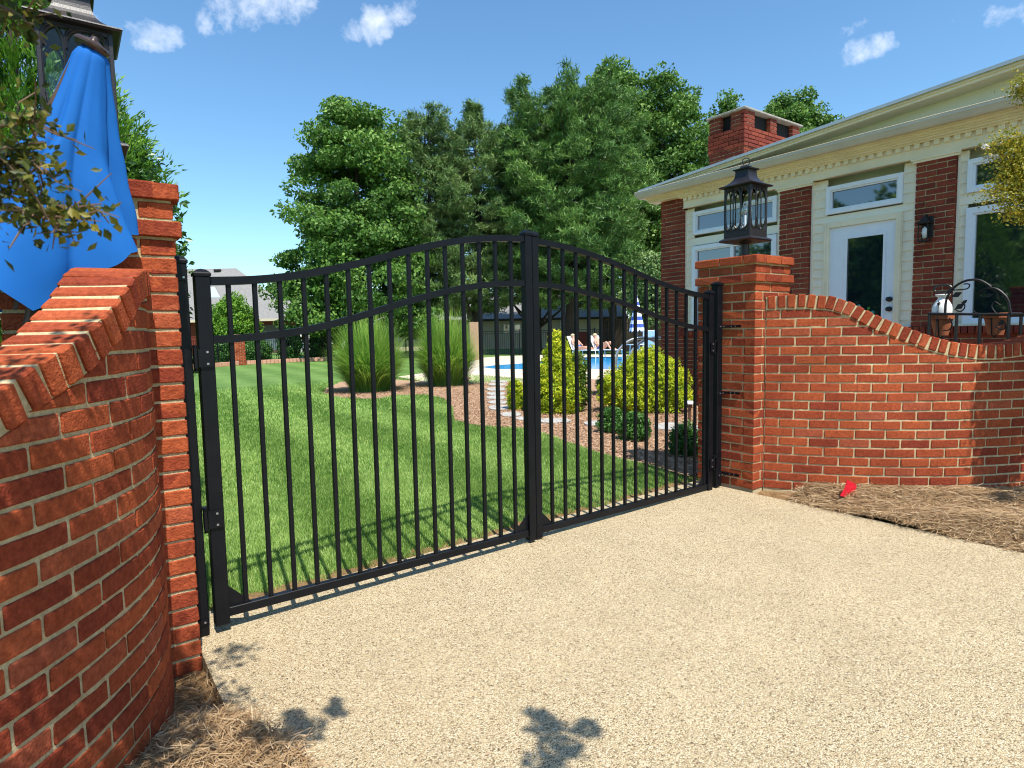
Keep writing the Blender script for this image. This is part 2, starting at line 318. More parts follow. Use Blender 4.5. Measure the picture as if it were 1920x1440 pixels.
# chamfered box template
def _rb():
    V = []; idx = {}
    for sx in (-1, 1):
        for sy in (-1, 1):
            for sz in (-1, 1):
                for a in range(3): idx[(sx, sy, sz, a)] = len(V); V.append((sx, sy, sz, a))
    Q = []; T = []
    S = (-1, 1)
    for a in range(3):       # main faces: vertices with flag a (not inset along axis a)
        b_, c_ = [(1, 2), (2, 0), (0, 1)][a]
        for s in S:
            f = []
            for (p, q) in ((-1, -1), (1, -1), (1, 1), (-1, 1)):
                k = [0, 0, 0]; k[a] = s; k[b_] = p; k[c_] = q; f.append(idx[(*k, a)])
            Q.append(f if s > 0 else f[::-1])
    for a in range(3):       # edges along axis a
        b_, c_ = [(1, 2), (2, 0), (0, 1)][a]
        for p in S:
            for q in S:
                k0 = [0]*3; k1 = [0]*3; k0[a] = -1; k1[a] = 1
                for k in (k0, k1): k[b_] = p; k[c_] = q
                f = [idx[(*k0, b_)], idx[(*k1, b_)], idx[(*k1, c_)], idx[(*k0, c_)]]
                Q.append(f if p*q > 0 else f[::-1])
    for sx in S:
        for sy in S:
            for sz in S:
                f = [idx[(sx, sy, sz, a)] for a in range(3)]; T.append(f if sx*sy*sz > 0 else f[::-1])
    return np.array(V), np.array(Q), np.array(T)
RBV, RBQ, RBT = _rb()
def rbox(mb, c, ax, hs, bev=.003, mi=0, tint=None, jit=0.0, shear=None):
    S = RBV[:, :3].astype(float); A = RBV[:, 3]
    L = S*np.array(hs); ins = np.ones((24, 3))*bev; ins[np.arange(24), A] = 0
    L = L-S*ins
    if jit: 
        J = rng.normal(0, jit, (8, 3)); L = L+np.repeat(J, 3, axis=0)
    if shear is not None: L[:, 1] = np.minimum(L[:, 1], shear(L[:, 0]))
    P = np.array(c)+L@np.array(ax, float)
    if tint is None: tint = rng.random()
    mb.add(P, RBQ, mi, tint); n = mb.n; mb.V.append(np.zeros((0, 3))); mb.F.append((RBT+n-24, np.full(8, mi), np.full(8, tint)))
def tube(mb, pts, r, n=8, mi=0, tint=.5, cap=True, flat=None):
    P = np.array(pts, float); r = np.full(len(P), r) if np.isscalar(r) else np.array(r, float); m_ = len(P)
    T = np.gradient(P, axis=0); T /= np.linalg.norm(T, axis=1)[:, None]+1e-12
    up = np.array([0, 0, 1.]) if abs(T[0][2]) < .9 else np.array([1., 0, 0])
    a = np.cross(T[0], up); a /= np.linalg.norm(a); V = []
    for i in range(m_):
        a = a-T[i]*(a@T[i]); a /= np.linalg.norm(a); b_ = np.cross(T[i], a)
        for k in range(n):
            th = 2*PI*k/n+PI/n; V.append(P[i]+r[i]*(a*math.cos(th)+b_*math.sin(th)))
    F = [[i*n+k, i*n+(k+1) % n, (i+1)*n+(k+1) % n, (i+1)*n+k] for i in range(m_-1) for k in range(n)]
    mb.add(V, F, mi, tint)
    if cap:
        base = mb.n-len(V)
        for i, rev in ((0, True), (m_-1, False)):
            idx = [base+i*n+k for k in range(n)]; idx = idx[::-1] if rev else idx
            mb.F.append((np.array([idx]), np.array([mi]), np.array([tint])))
def lathe(mb, c, prof, n=24, mi=0, tint=.5, axis=(0, 0, 1), sq=False):
    c = np.array(c, float); z = np.array(axis, float); z /= np.linalg.norm(z)
    x = np.array([1., 0, 0]) if abs(z[0]) < .9 else np.array([0, 1., 0]); x = x-z*(x@z); x /= np.linalg.norm(x); y = np.cross(z, x); V = []
    if sq: n = 4
    for (r, h) in prof:
        for k in range(n):
            th = 2*PI*k/n+(PI/4 if sq else 0); rr = r*math.sqrt(2) if sq else r
            V.append(c+x*rr*math.cos(th)+y*rr*math.sin(th)+z*h)
    F = [[i*n+k, i*n+(k+1) % n, (i+1)*n+(k+1) % n, (i+1)*n+k] for i in range(len(prof)-1) for k in range(n)]
    mb.add(V, F, mi, tint)
def grid(mb, V, nu, nv, mi=0, tint=.5, wrap=False):
    F = [[i*nv+j, (i+1)*nv+j, (i+1)*nv+(j+1) % nv, i*nv+(j+1) % nv] for i in range(nu-1) for j in range(nv if wrap else nv-1)]
    mb.add(V, F, mi, tint)
def poly(mb, pts, z=None, mi=0, tint=.5):
    P = [(p[0], p[1], (p[2] if z is None else z)) for p in pts]; a = 0
    for i in range(len(P)): j = (i+1) % len(P); a += P[i][0]*P[j][1]-P[j][0]*P[i][1]
    if a < 0: P = P[::-1]
    mb.add(P, [list(range(len(P)))], mi, tint)
def inpoly(x, y, P):
    P = np.asarray(P); r = np.zeros(len(x), bool); j = len(P)-1
    for i in range(len(P)):
        xi, yi, xj, yj = P[i][0], P[i][1], P[j][0], P[j][1]
        c = ((yi > y) != (yj > y)) & (x < (xj-xi)*(y-yi)/(yj-yi+1e-12)+xi); r ^= c; j = i
    return r

# ------------------------------------------------------------------ foliage
def unit(a): return a/(np.linalg.norm(a, axis=-1, keepdims=True)+1e-9)
def leaves(mb, P, size, out=None, bias=.5, asp=.55, tint=None, mi=0, droop=0.0, up=0.0):
    n = len(P); nr = unit(rng.normal(size=(n, 3)))
    if out is not None: nr = unit(nr*(1-bias)+out*bias)
    t_ = unit(np.cross(nr, rng.normal(size=(n, 3)))); t_[:, 2] += up-droop; t_ = unit(t_); b_ = unit(np.cross(nr, t_))
    s = (size*rng.uniform(.6, 1.35, n))[:, None] if np.isscalar(size) else size[:, None]
    V = np.stack([P-t_*s*.5, P+b_*s*asp*.5+nr*s*.06, P+t_*s*.5, P-b_*s*asp*.5+nr*s*.06], 1).reshape(-1, 3)
    F = np.arange(4*n).reshape(n, 4)
    if tint is None: tint = rng.random(n)
    mb.add(V, F, mi, tint)
def needles(mb, P, D, L, W, tint, mi=0):       # thin triangles from P along D
    n = len(P); side = unit(np.cross(D, rng.normal(size=(n, 3))))*W*.5
    V = np.stack([P-side, P+side, P+D*L[:, None]], 1).reshape(-1, 3); mb.add(V, np.arange(3*n).reshape(n, 3), mi, tint)
def prof_r(z, prof):
    zs, rs = zip(*prof); return np.interp(z, zs, rs)
def tree_crown(base, prof, K, per, rc, size, mi=0, seed=1, lump=.28, asp=.6, shell=.5, flat=.75, zoff=0, bias=.45, sq=(1, 1)):
    """clumped crown of leaf-sized faces; prof = [(z, radius)...]"""
    g_ = np.random.default_rng(seed); mb = MB(); zs = np.array([p[0] for p in prof]); z0, z1 = zs.min(), zs.max()
    zz = []; 
    while len(zz) < K:
        z = g_.uniform(z0, z1); 
        if g_.random() < (prof_r(z, prof)/max(p[1] for p in prof))**1.0: zz.append(z)
    zz = np.array(zz); az = g_.uniform(0, 2*PI, K); rr = g_.uniform(shell**2, 1, K)**.5
    ph = g_.uniform(0, 6.28, 6)
    ln = 1+lump*(np.sin(3*az+zz*1.1+ph[0])*.4+np.sin(5*az-zz*1.9+ph[1])*.35+np.sin(zz*2.7+2*az+ph[2])*.35)
    r = prof_r(zz, prof)*rr*ln
    c = np.stack([base[0]+r*np.cos(az)*sq[0], base[1]+r*np.sin(az)*sq[1], base[2]+zz], 1)
    cr = rc*g_.uniform(.55, 1.35, K)
    d = unit(g_.normal(size=(K, per, 3))); q = g_.uniform(.25, 1, (K, per, 1))**.45; d2 = d*q; d2[..., 2] *= flat
    P = (c[:, None, :]+d2*cr[:, None, None]).reshape(-1, 3)
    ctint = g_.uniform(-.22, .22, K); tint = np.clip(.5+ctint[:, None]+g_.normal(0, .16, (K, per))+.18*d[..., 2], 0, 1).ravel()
    leaves(mb, P, size, out=unit(d.reshape(-1, 3)+np.array([0, 0, .5])), bias=bias, asp=asp, tint=tint, mi=mi)
    return mb, c
def limbs(mb, base, top, tips, r0, r1, n=10, mi=0, sides=8, bend=.15, seed=3):
    g_ = np.random.default_rng(seed); base = np.array(base, float); top = np.array(top, float)
    pts = [base+(top-base)*t_+np.array([math.sin(t_*5+seed)*bend*t_, math.cos(t_*4+seed)*bend*t_, 0]) for t_ in np.linspace(0, 1, 9)]
    tube(mb, pts, np.linspace(r0, r1, 9), sides, mi)
    idx = g_.choice(len(tips), min(n, len(tips)), replace=False)
    for i in idx:
        tp = tips[i]; f = np.clip((tp[2]-base[2])/(top[2]-base[2])-.25, .15, .9); k = min(int(f*8), 8); s = pts[k]
        mid = s*.5+tp*.5+np.array([0, 0, -.12*np.linalg.norm(tp-s)]); rr = (r0*(1-f)+r1*f)
        tube(mb, [s, s*.7+mid*.3, mid, mid*.4+tp*.6, tp], [rr*.55, rr*.42, rr*.28, rr*.16, rr*.06], 5, mi)
def far_tree(name, label, base, prof, leaf, K=300, per=170, rc=.9, size=.26, trunk_r=.25, seed=1, group=None, cat='tree', nl=12, lump=.28, flat=.75, shell=.5, bark='bark', sq=(1, 1)):
    root = thing(name, label, cat, base, group)
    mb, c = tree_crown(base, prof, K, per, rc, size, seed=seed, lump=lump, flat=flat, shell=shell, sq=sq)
    mb.build('crown', leaf, root)
    tb = MB(); zt = max(p[0] for p in prof); limbs(tb, base, (base[0], base[1], base[2]+zt*.85), c, trunk_r, trunk_r*.2, nl, seed=seed)
    tb.build('trunk', bark, root, smooth=True); return root
def pine(name, label, base, h, prof, leaf, nb=150, seed=2, trunk_r=.4, tuft=.55, blade=.3, wid=.05, per=26, up=.35, z0f=.19, fork=None):
    g_ = np.random.default_rng(seed); root = thing(name, label, 'tree', base); mb = MB(); tb = MB(); base = np.array(base, float)
    spine = [base+np.array([math.sin(q*6+seed)*.12, math.cos(q*5)*.12, h*q]) for q in np.linspace(0, .97, 12)]
    tube(tb, spine, np.linspace(trunk_r, .03, 12), 9)
    if fork:
        fk = np.array(fork); tube(tb, [base+[0, 0, .1], base+fk*.18+[0, 0, .8], base+fk*.5+[0, 0, 2.2], base+fk+[0, 0, 4.5]], [trunk_r*.8, trunk_r*.6, trunk_r*.45, trunk_r*.2], 8)
    Ps = []; Ds = []; Ls = []; Ts = []
    for i in range(nb):
        q = z0f+(1-z0f)*((i+g_.random())/nb)**.92; z = h*q; L = prof_r(z, prof)*g_.uniform(.72, 1.12); az = i*2.399+g_.normal(0, .35)
        s = base+np.array([0, 0, z]); dr = np.array([math.cos(az), math.sin(az), 0]); rise = (.05+.75*min(q, .8)**2)*L*g_.uniform(.6, 1.2)
        def bp_(t_): return s+dr*L*t_+np.array([0, 0, rise*t_**1.5-.10*L*math.sin(PI*t_)])
        if L > .8: tube(tb, [bp_(t_) for t_ in (0, .35, .7, 1)], [max(.02, .035*L**.5*(1-q*.6)), .03, .02, .01], 4, cap=False)
        nt_ = max(3, int(L*3.0)); tb0 = g_.uniform(0, .55); side = np.array([-dr[1], dr[0], 0])
        for k in range(nt_):
            t_ = g_.uniform(.28, 1.02); sp = (1.05-t_*.55)*L*.30
            for _ in range(2):
                c = bp_(t_)+side*g_.normal(0, sp*.55)+np.array([0, 0, g_.normal(.04, .07)]); tt = tb0+g_.uniform(0, .35)
                d = unit(g_.normal(size=(per, 3))*.8+dr*.55+np.array([0, 0, up])); p = c+unit(g_.normal(size=(per, 3)))*g_.uniform(0, tuft, (per, 1))*np.array([1, 1, .45])
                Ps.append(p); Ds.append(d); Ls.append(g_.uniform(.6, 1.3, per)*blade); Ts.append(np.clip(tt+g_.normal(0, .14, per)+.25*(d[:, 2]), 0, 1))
    P = np.concatenate(Ps); needles(mb, P, np.concatenate(Ds), np.concatenate(Ls), wid, np.concatenate(Ts))
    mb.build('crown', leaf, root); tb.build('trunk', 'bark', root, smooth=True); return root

# ================================================================== SETTING
lawn_poly_far = []
mb = MB(); poly(mb, [(-400, -400), (900, -400), (900, 900), (-400, 900)], -.14)
o = mb.build('ground', 'lawn'); o['kind'] = 'structure'
def sheet(mb, x0, x1, y0, y1, z, nx=40, ny=30):
    X, Y = np.meshgrid(np.linspace(x0, x1, nx), np.linspace(y0, y1, ny), indexing='ij'); Z = z(X, Y)
    grid(mb, np.stack([X, Y, Z], -1).reshape(-1, 3), nx, ny)
mb = MB(); sheet(mb, -40, 90, .22, 120, lambda X, Y: zg(X)-.03+.028*np.clip((Y-.2)/1.2, 0, 1)+0*Y, 120, 60)
o = mb.build('lawn', 'lawn'); o['kind'] = 'structure'
# driveway slab with real thickness
mb = MB(); X0, X1, Y0, Y1 = -.232, 3.855, -14, .275
xs = np.linspace(X0, X1, 20); V = []
for x in xs: V += [(x, Y0, float(zg(x))), (x, Y1, float(zg(x)))]
mb.add(V, [[2*i, 2*i+2, 2*i+3, 2*i+1] for i in range(19)])
for (a, b_) in (((X0, Y0), (X0, Y1)), ((X0, Y1), (X1, Y1)), ((X1, Y1), (X1, Y0))):
    mb.add([(a[0], a[1], -.13), (b_[0], b_[1], -.13), (b_[0], b_[1], float(zg(b_[0]))), (a[0], a[1], float(zg(a[0])))], [[3, 2, 1, 0]])
o = mb.build('driveway', 'aggregate'); o['kind'] = 'structure'
# soil beside the slab (left pocket and right bed)
mb = MB()
def nsoil(X, Y): return .012*np.sin(X*23+Y*17)+.008*np.sin(X*51-Y*43)
sheet(mb, -3.2, -.236, -5, -.05, lambda X, Y: -.105+nsoil(X, Y)+.02*np.clip(-Y-1.2, 0, 1), 50, 70)
sheet(mb, 3.86, 8.15, -6, .9, lambda X, Y: -.035+nsoil(X, Y)*.8+.05*np.clip((X-4.0)/.5, 0, 1), 60, 90)
sheet(mb, -.3, 3.95, .278, .40, lambda X, Y: zg(X)-.012+nsoil(X, Y)*.7, 80, 8)
o = mb.build('soil', 'soil'); o['kind'] = 'structure'
# mulch bed
bed_px = [(606, 738), (640, 746), (700, 749), (745, 742), (800, 740), (832, 747), (850, 765), (852, 788), (885, 797), (930, 801), (980, 804), (1020, 813), (1065, 829), (1110, 846), (1165, 861), (1215, 871), (1290, 893)]
bed = [gp(*q)[:2] for q in bed_px]+[np.array([8.2, .35]), np.array([8.2, 4.4])]
bed_up = [(1235, 712), (1150, 711), (1050, 712), (960, 716), (900, 719), (850, 718), (800, 716), (745, 712), (690, 712), (640, 716), (612, 728)]
bed += [gp(*q)[:2] for q in bed_up]
mb = MB(); poly(mb, bed, .004); o = mb.build('mulch_bed', 'mulch'); o['kind'] = 'structure'
g_ = np.random.default_rng(5)
bx = np.array(bed); P = g_.uniform([3.8, .3], [9, 12], (60000, 2)); P = P[inpoly(P[:, 0], P[:, 1], bx)]
d2 = np.hypot(P[:, 0]-CAM[0], P[:, 1]-CAM[1]); P = P[g_.random(len(P)) < np.clip(1.6-(d2-5)/9, .25, 1)]
P3 = np.column_stack([P, np.full(len(P), .014)+g_.random(len(P))*.012]); mb = MB()
leaves(mb, P3, .045, out=np.tile([0, 0, 1.], (len(P3), 1)), bias=.75, asp=.35); o = mb.build('mulch_chips', 'chips'); tag(o, None, None, kind='stuff')
# pool deck and pool
deck = [gp(*q)[:2] for q in [(745, 707), (800, 716.5), (850, 718.5), (900, 719.5), (960, 716.5), (1050, 712.5), (1150, 711.5), (1235, 712.5)]]+[np.array([9.2, 4.2]), np.array([40, 4.2]), np.array([40, 22])]
deck += [gp(*q)[:2] for q in [(1240, 665), (1120, 665), (1040, 665.5), (990, 666.5), (940, 668), (905, 671), (882, 679), (876, 690), (800, 699)]]
mb = MB(); poly(mb, deck, .008); o = mb.build('pool_deck', 'deck'); o['kind'] = 'structure'
pool = [gp(*q)[:2] for q in [(903, 688.5), (918, 691), (940, 692.5), (1000, 693), (1100, 692.5), (1180, 692), (1290, 691), (1300, 668), (1200, 668.5), (1100, 670), (1040, 673), (1000, 680), (965, 683), (930, 685)]]
mb = MB(); poly(mb, pool, .012); o = mb.build('pool_water', 'water'); o['kind'] = 'structure'

# ================================================================== BRICKWORK
CH = .0745; BH = .0620; BL = .2125; ML = .2235
def lay(mb, org, U, Nn, length, z0, ncourse, thick=.095, jit=.0012, start=0.0, mi=0, proud=None, top=None, bev=.0035):
    """one straight leaf of bricks: org = base corner of the face, U along, Nn outward"""
    org = np.array(org, float); U = np.array(U, float); Nn = np.array(Nn, float); Z = np.array([0, 0, 1.])
    for k in range(ncourse):
        pr = proud(k) if proud else 0; off = (0 if (k % 2) == 0 else -ML/2)+start; a = off
        lo, hi = -pr, length+pr
        while a < hi-.01:
            s, e = max(a+.0058, lo), min(a+ML-.0058, hi)
            if e-s > .03:
                # keep a clean outer end
                if a+.0058 < lo+.06: s = lo
                if a+ML > hi-.06: e = hi
                cz = z0+k*CH+CH/2
                c = org+U*((s+e)/2)+Z*(cz-org[2])+Nn*(pr-thick/2+g_.normal(0, .0012))
                ax = [U, Z, -Nn] if True else None
                rbox(mb, c, ax, ((e-s)/2, BH/2, thick/2), bev, mi, jit=jit)
            a += ML
def pier(name, label, x0, x1, y0, y1, z0, n, group):
    root = thing(name, label, 'brick pillar', ((x0+x1)/2, (y0+y1)/2, z0), group)
    top = z0+n*CH
    for part, ks in (('shaft', range(0, n-3)), ('cap', range(n-3, n))):
        mb = MB(); k0 = ks[0]; pr = (lambda k: .0) if part == 'shaft' else (lambda k: [.022, .0, .022][k % 3])
        for (org, U, Nn, L, st) in (((x0, y0), (1, 0, 0), (0, -1, 0), x1-x0, 0), ((x1, y0), (0, 1, 0), (1, 0, 0), y1-y0, .11),
                                    ((x1, y1), (-1, 0, 0), (0, 1, 0), x1-x0, 0), ((x0, y1), (0, -1, 0), (-1, 0, 0), y1-y0, .11)):
            for j, k in enumerate(ks):
                lay(mb, (*org, z0+k*CH), U, Nn, L, z0+k*CH, 1, proud=(lambda kk, j=j: pr(j)), start=(st+(ML/2 if k % 2 else 0)) % ML-ML)
        i_ = .006
        box(mb, (x0+i_, y0+i_, z0+k0*CH-(.3 if part == 'shaft' else 0)), (x1-i_, y1-i_, z0+(ks[-1]+1)*CH-(.004 if part == 'cap' else 0)), 1, .5)
        if part == 'cap':
            for kk in (0, 2): box(mb, (x0-.012, y0-.012, z0+(k0+kk)*CH+.006), (x1+.012, y1+.012, z0+(k0+kk+1)*CH-.005), 1, .5)
            for q in range(5):      # brick tops laid flat over the pillar
                for r_ in range(3):
                    a = x0-.02+q*.108; b_ = y0-.02+r_*.19
                    rbox(mb, (a+.052, b_+.09, top-.020), ((1, 0, 0), (0, 1, 0), (0, 0, 1)), (.048, .088, .018), .003, 0)
        mb.build(part, ['brick', 'mortar'], root)
    return root
PG = 'brick pillars either side of the gate'
pier('brick_pillar', 'red brick pillar behind the folded blue umbrella at the near end of the gate', -.82, -.243, -.245, .265, -.1083, 28, PG)
pier('brick_pillar', 'red brick pillar carrying the black lantern at the house end of the gate', 3.903, 4.41, -.255, .30, 0.0, 26, PG)

def path(x0, y0, nodes, sgn, L, ds=.01):
    x, y = x0, y0; o = [(x, y)]; T = []
    for i in range(int(L/ds)+1):
        th = R(np.interp(i*ds, *zip(*nodes))); T.append((sgn*math.cos(th), -math.sin(th))); x += sgn*math.cos(th)*ds; y -= math.sin(th)*ds; o.append((x, y))
    T.append(T[-1]); return np.array(o), np.array(T)
def garden_wall(label, x0, y0, nodes, sgn, L, prof, z0, hint):
    PT, TT = path(x0, y0, nodes, sgn, L); th_ = .20
    def at_s(s):
        i = np.clip(s/.01, 0, len(PT)-1.001); k = int(i); f = i-k
        p = PT[k]*(1-f)+PT[k+1]*f; t_ = TT[k]; return np.array([p[0], p[1], 0]), np.array([t_[0], t_[1], 0])
    pz = lambda s: np.interp(s, *zip(*prof))
    out = lambda t_: np.array([t_[1], -t_[0], 0])*sgn    # towards the driveway side
    root = thing('garden_wall', label, 'brick wall', (x0, y0, z0))
    mb = MB(); ch = .103
    n = int((max(p[1] for p in prof)-z0)/CH)+1
    for side in (0, 1):
        for k in range(n):
            a = -ML*.5*(k % 2)
            while a < L:
                s, e = max(a+.0058, .004), min(a+ML-.0058, L); a += ML
                if e-s < .03: continue
                if side == 1 and s > 1.6: continue
                zlo = z0+k*CH+.0058; zt = [pz(q)-ch-.016 for q in (s, (s+e)/2, e)]
                if max(zt)-zlo < .012: continue
                bv = .004; st_ = [s, s+bv]+list(np.linspace(s, e, 5)[1:-1])+[e-bv, e]; V = []; d0 = g_.normal(0, .0013); tn = g_.random(); jz = g_.normal(0, .0010, 4)
                for q_, sv_ in enumerate(st_):
                    p_, t_ = at_s(sv_); o_ = out(t_); c_ = bv if q_ in (0, len(st_)-1) else 0; u_ = (sv_-s)/(e-s)
                    hi_ = max(min(zlo+BH, pz(sv_)-ch-.014), zlo+.003)+jz[0]*(1-u_)+jz[1]*u_-c_; lo_ = zlo+jz[2]*(1-u_)+jz[3]*u_+c_; b2 = min(bv, (hi_-lo_)*.3)
                    fr = d0-c_+g_.normal(0, .0006) if side == 0 else -th_+.09; bk = -.09 if side == 0 else -th_-d0+c_
                    for (dd, z_) in ((fr-b2, lo_), (fr, lo_+b2), (fr, hi_-b2), (fr-b2, hi_), (bk+b2, hi_), (bk, hi_-b2), (bk, lo_+b2), (bk+b2, lo_)): V.append(p_+o_*dd+np.array([0, 0, z_]))
                m8 = len(st_); F8 = [[i_*8+k_, i_*8+(k_+1) % 8, (i_+1)*8+(k_+1) % 8, (i_+1)*8+k_] for i_ in range(m8-1) for k_ in range(8)]
                if sgn > 0: F8 = [f_[::-1] for f_ in F8]
                mb.add(V, F8, 0, tn); b8 = mb.n-len(V); caps = [[b8+k_ for k_ in range(8)][::-1], [b8+(m8-1)*8+k_ for k_ in range(8)]]
                mb.F.append((np.array(caps), np.zeros(2, int), np.full(2, tn)))
    # mortar core following the curve
    ss = np.arange(0, L, .04); rows = 26; V = []
    for s in ss:
        p, t_ = at_s(s); o_ = out(t_)
        for j in range(rows): V.append(p+o_*(-.0062+g_.normal(0, .0012))+np.array([0, 0, z0-.3+(pz(s)-ch+.3-z0)*j/(rows-1)]))
    grid(mb, V, len(ss), rows, 1)
    V = []
    for s in ss:
        p, t_ = at_s(s); o_ = out(t_)
        for j in range(2): V.append(p-o_*(th_-.0105)+np.array([0, 0, z0-.3+(pz(s)-ch+.3-z0)*j]))
    grid(mb, V, len(ss), 2, 1)
    V = []
    for s in ss:
        p, t_ = at_s(s); o_ = out(t_)
        for j in (0, 1): V.append(p-o_*(.006 if j == 0 else th_-.0105)+np.array([0, 0, pz(s)-ch]))
    grid(mb, V, len(ss), 2, 1)
    mb.build('wall_face', ['brick', 'mortar'], root)
    # rowlock coping
    mb = MB(); sv = np.arange(0, L, .004); zz = np.array([pz(s) for s in sv]); arc = np.concatenate([[0], np.cumsum(np.hypot(np.diff(sv), np.diff(zz)))])
    q = .008
    while q < arc[-1]-.08:
        i = np.interp(q+.0325, arc, sv); z = pz(i); sl = (pz(i+.03)-pz(i-.03))/.06 if i > .03 else 0; nrm = math.hypot(1, sl)
        p, t_ = at_s(i); o_ = out(t_); a1 = (t_+np.array([0, 0, sl]))/nrm; a2 = np.cross(o_, a1); a2 = a2 if a2[2] > 0 else -a2
        tw = g_.normal(0, .012); a1 = unit(a1+a2*tw); a2 = np.cross(o_, a1); a2 = a2 if a2[2] > 0 else -a2
        c = p+np.array([0, 0, z])-a2*(ch/2)-o_*(th_/2-.004)
        rbox(mb, c, (a1, a2, o_), (.0288, ch/2, th_/2+.008), .006, 0, jit=.0013)
        q += .0752+g_.normal(0, .0012)
    V = []
    for s in ss:
        p, t_ = at_s(s); o_ = out(t_)
        for (a, b_) in ((.001, -ch-.012), (.001, -.006), (th_-.006, -.006), (th_-.006, -ch-.012)): V.append(p-o_*a+np.array([0, 0, pz(s)+b_]))
    grid(mb, V, len(ss), 4, 1, wrap=True); mb.build('coping', ['brick', 'mortar'], root)
    return root
PROF = [(0, 1.600), (.12, 1.606), (.27, 1.606), (.48, 1.583), (.62, 1.530), (.76, 1.448), (.86, 1.395), (1.02, 1.327), (1.18, 1.261), (1.36, 1.208), (1.6, 1.178), (1.74, 1.176), (1.96, 1.194), (2.3, 1.25), (2.9, 1.42), (3.6, 1.5)]
PROFL = [(0, 1.608), (.2, 1.606), (.34, 1.592), (.42, 1.570), (.48, 1.541), (.56, 1.495), (.62, 1.455), (.70, 1.408), (.76, 1.375), (.82, 1.345), (.94, 1.300), (1.08, 1.232), (1.25, 1.19), (1.5, 1.17), (1.8, 1.2), (2.4, 1.3)]
garden_wall('curved red brick wall under the blue umbrella, bulging towards the driveway on the near side', -.36, -.25, [(0, 88), (.3, 77), (.6, 62), (1, 50), (2, 30)], -1, 2.2, PROFL, -.1083, 0)
garden_wall('curved red brick wall with dipping brick-on-edge top behind the small red flag', 4.04, -.262, [(0, 64), (3.1, 0)], 1, 3.4, PROF, 0.0, 1)

# ================================================================== GATE
topL = [(-.078, 1.627), (.053, 1.632), (.16, 1.642), (.329, 1.668), (.509, 1.707), (.702, 1.758), (.92, 1.824), (1.154, 1.884), (1.383, 1.926), (1.56, 1.944), (1.75, 1.950)]
midL = [(-.081, 1.356), (.039, 1.359), (.229, 1.375), (.374, 1.397), (.592, 1.448), (.795, 1.510), (1.072, 1.586), (1.297, 1.634), (1.538, 1.664), (1.744, 1.672)]
topR = [(1.87, 1.945), (2.0, 1.938), (2.212, 1.912), (2.529, 1.853), (2.754, 1.795), (2.998, 1.728), (3.323, 1.662), (3.5, 1.638), (3.68, 1.624)]
midR = [(1.87, 1.670), (2.0, 1.666), (2.159, 1.648), (2.527, 1.590), (2.815, 1.518), (3.125, 1.436), (3.394, 1.385), (3.68, 1.358)]
def smooth_curve(P, n=40):
    P = np.array(P); x = np.linspace(P[0, 0], P[-1, 0], n); 
    z = np.interp(x, P[:, 0], P[:, 1]); 
    for _ in range(6): z[1:-1] = (z[:-2]+2*z[1:-1]+z[2:])/4
    return x, z
def rail(mb, P, h, d, y=0):
    x, z = smooth_curve(P); V = []
    for a, b_ in zip(x, z): V += [(a, y-d/2, b_-h), (a, y+d/2, b_-h), (a, y+d/2, b_), (a, y-d/2, b_)]
    grid(mb, V, len(x), 4, wrap=True)
XA = [(1, 0, 0), (0, 1, 0), (0, 0, 1)]
def post_cap(mb, x, y, z, s):
    lathe(mb, (x, y, z), [(0, .0), (s/2+.004, 0), (s/2+.005, .012), (s/2+.001, .018), (s*.30, .030), (.0, .036)], sq=True)
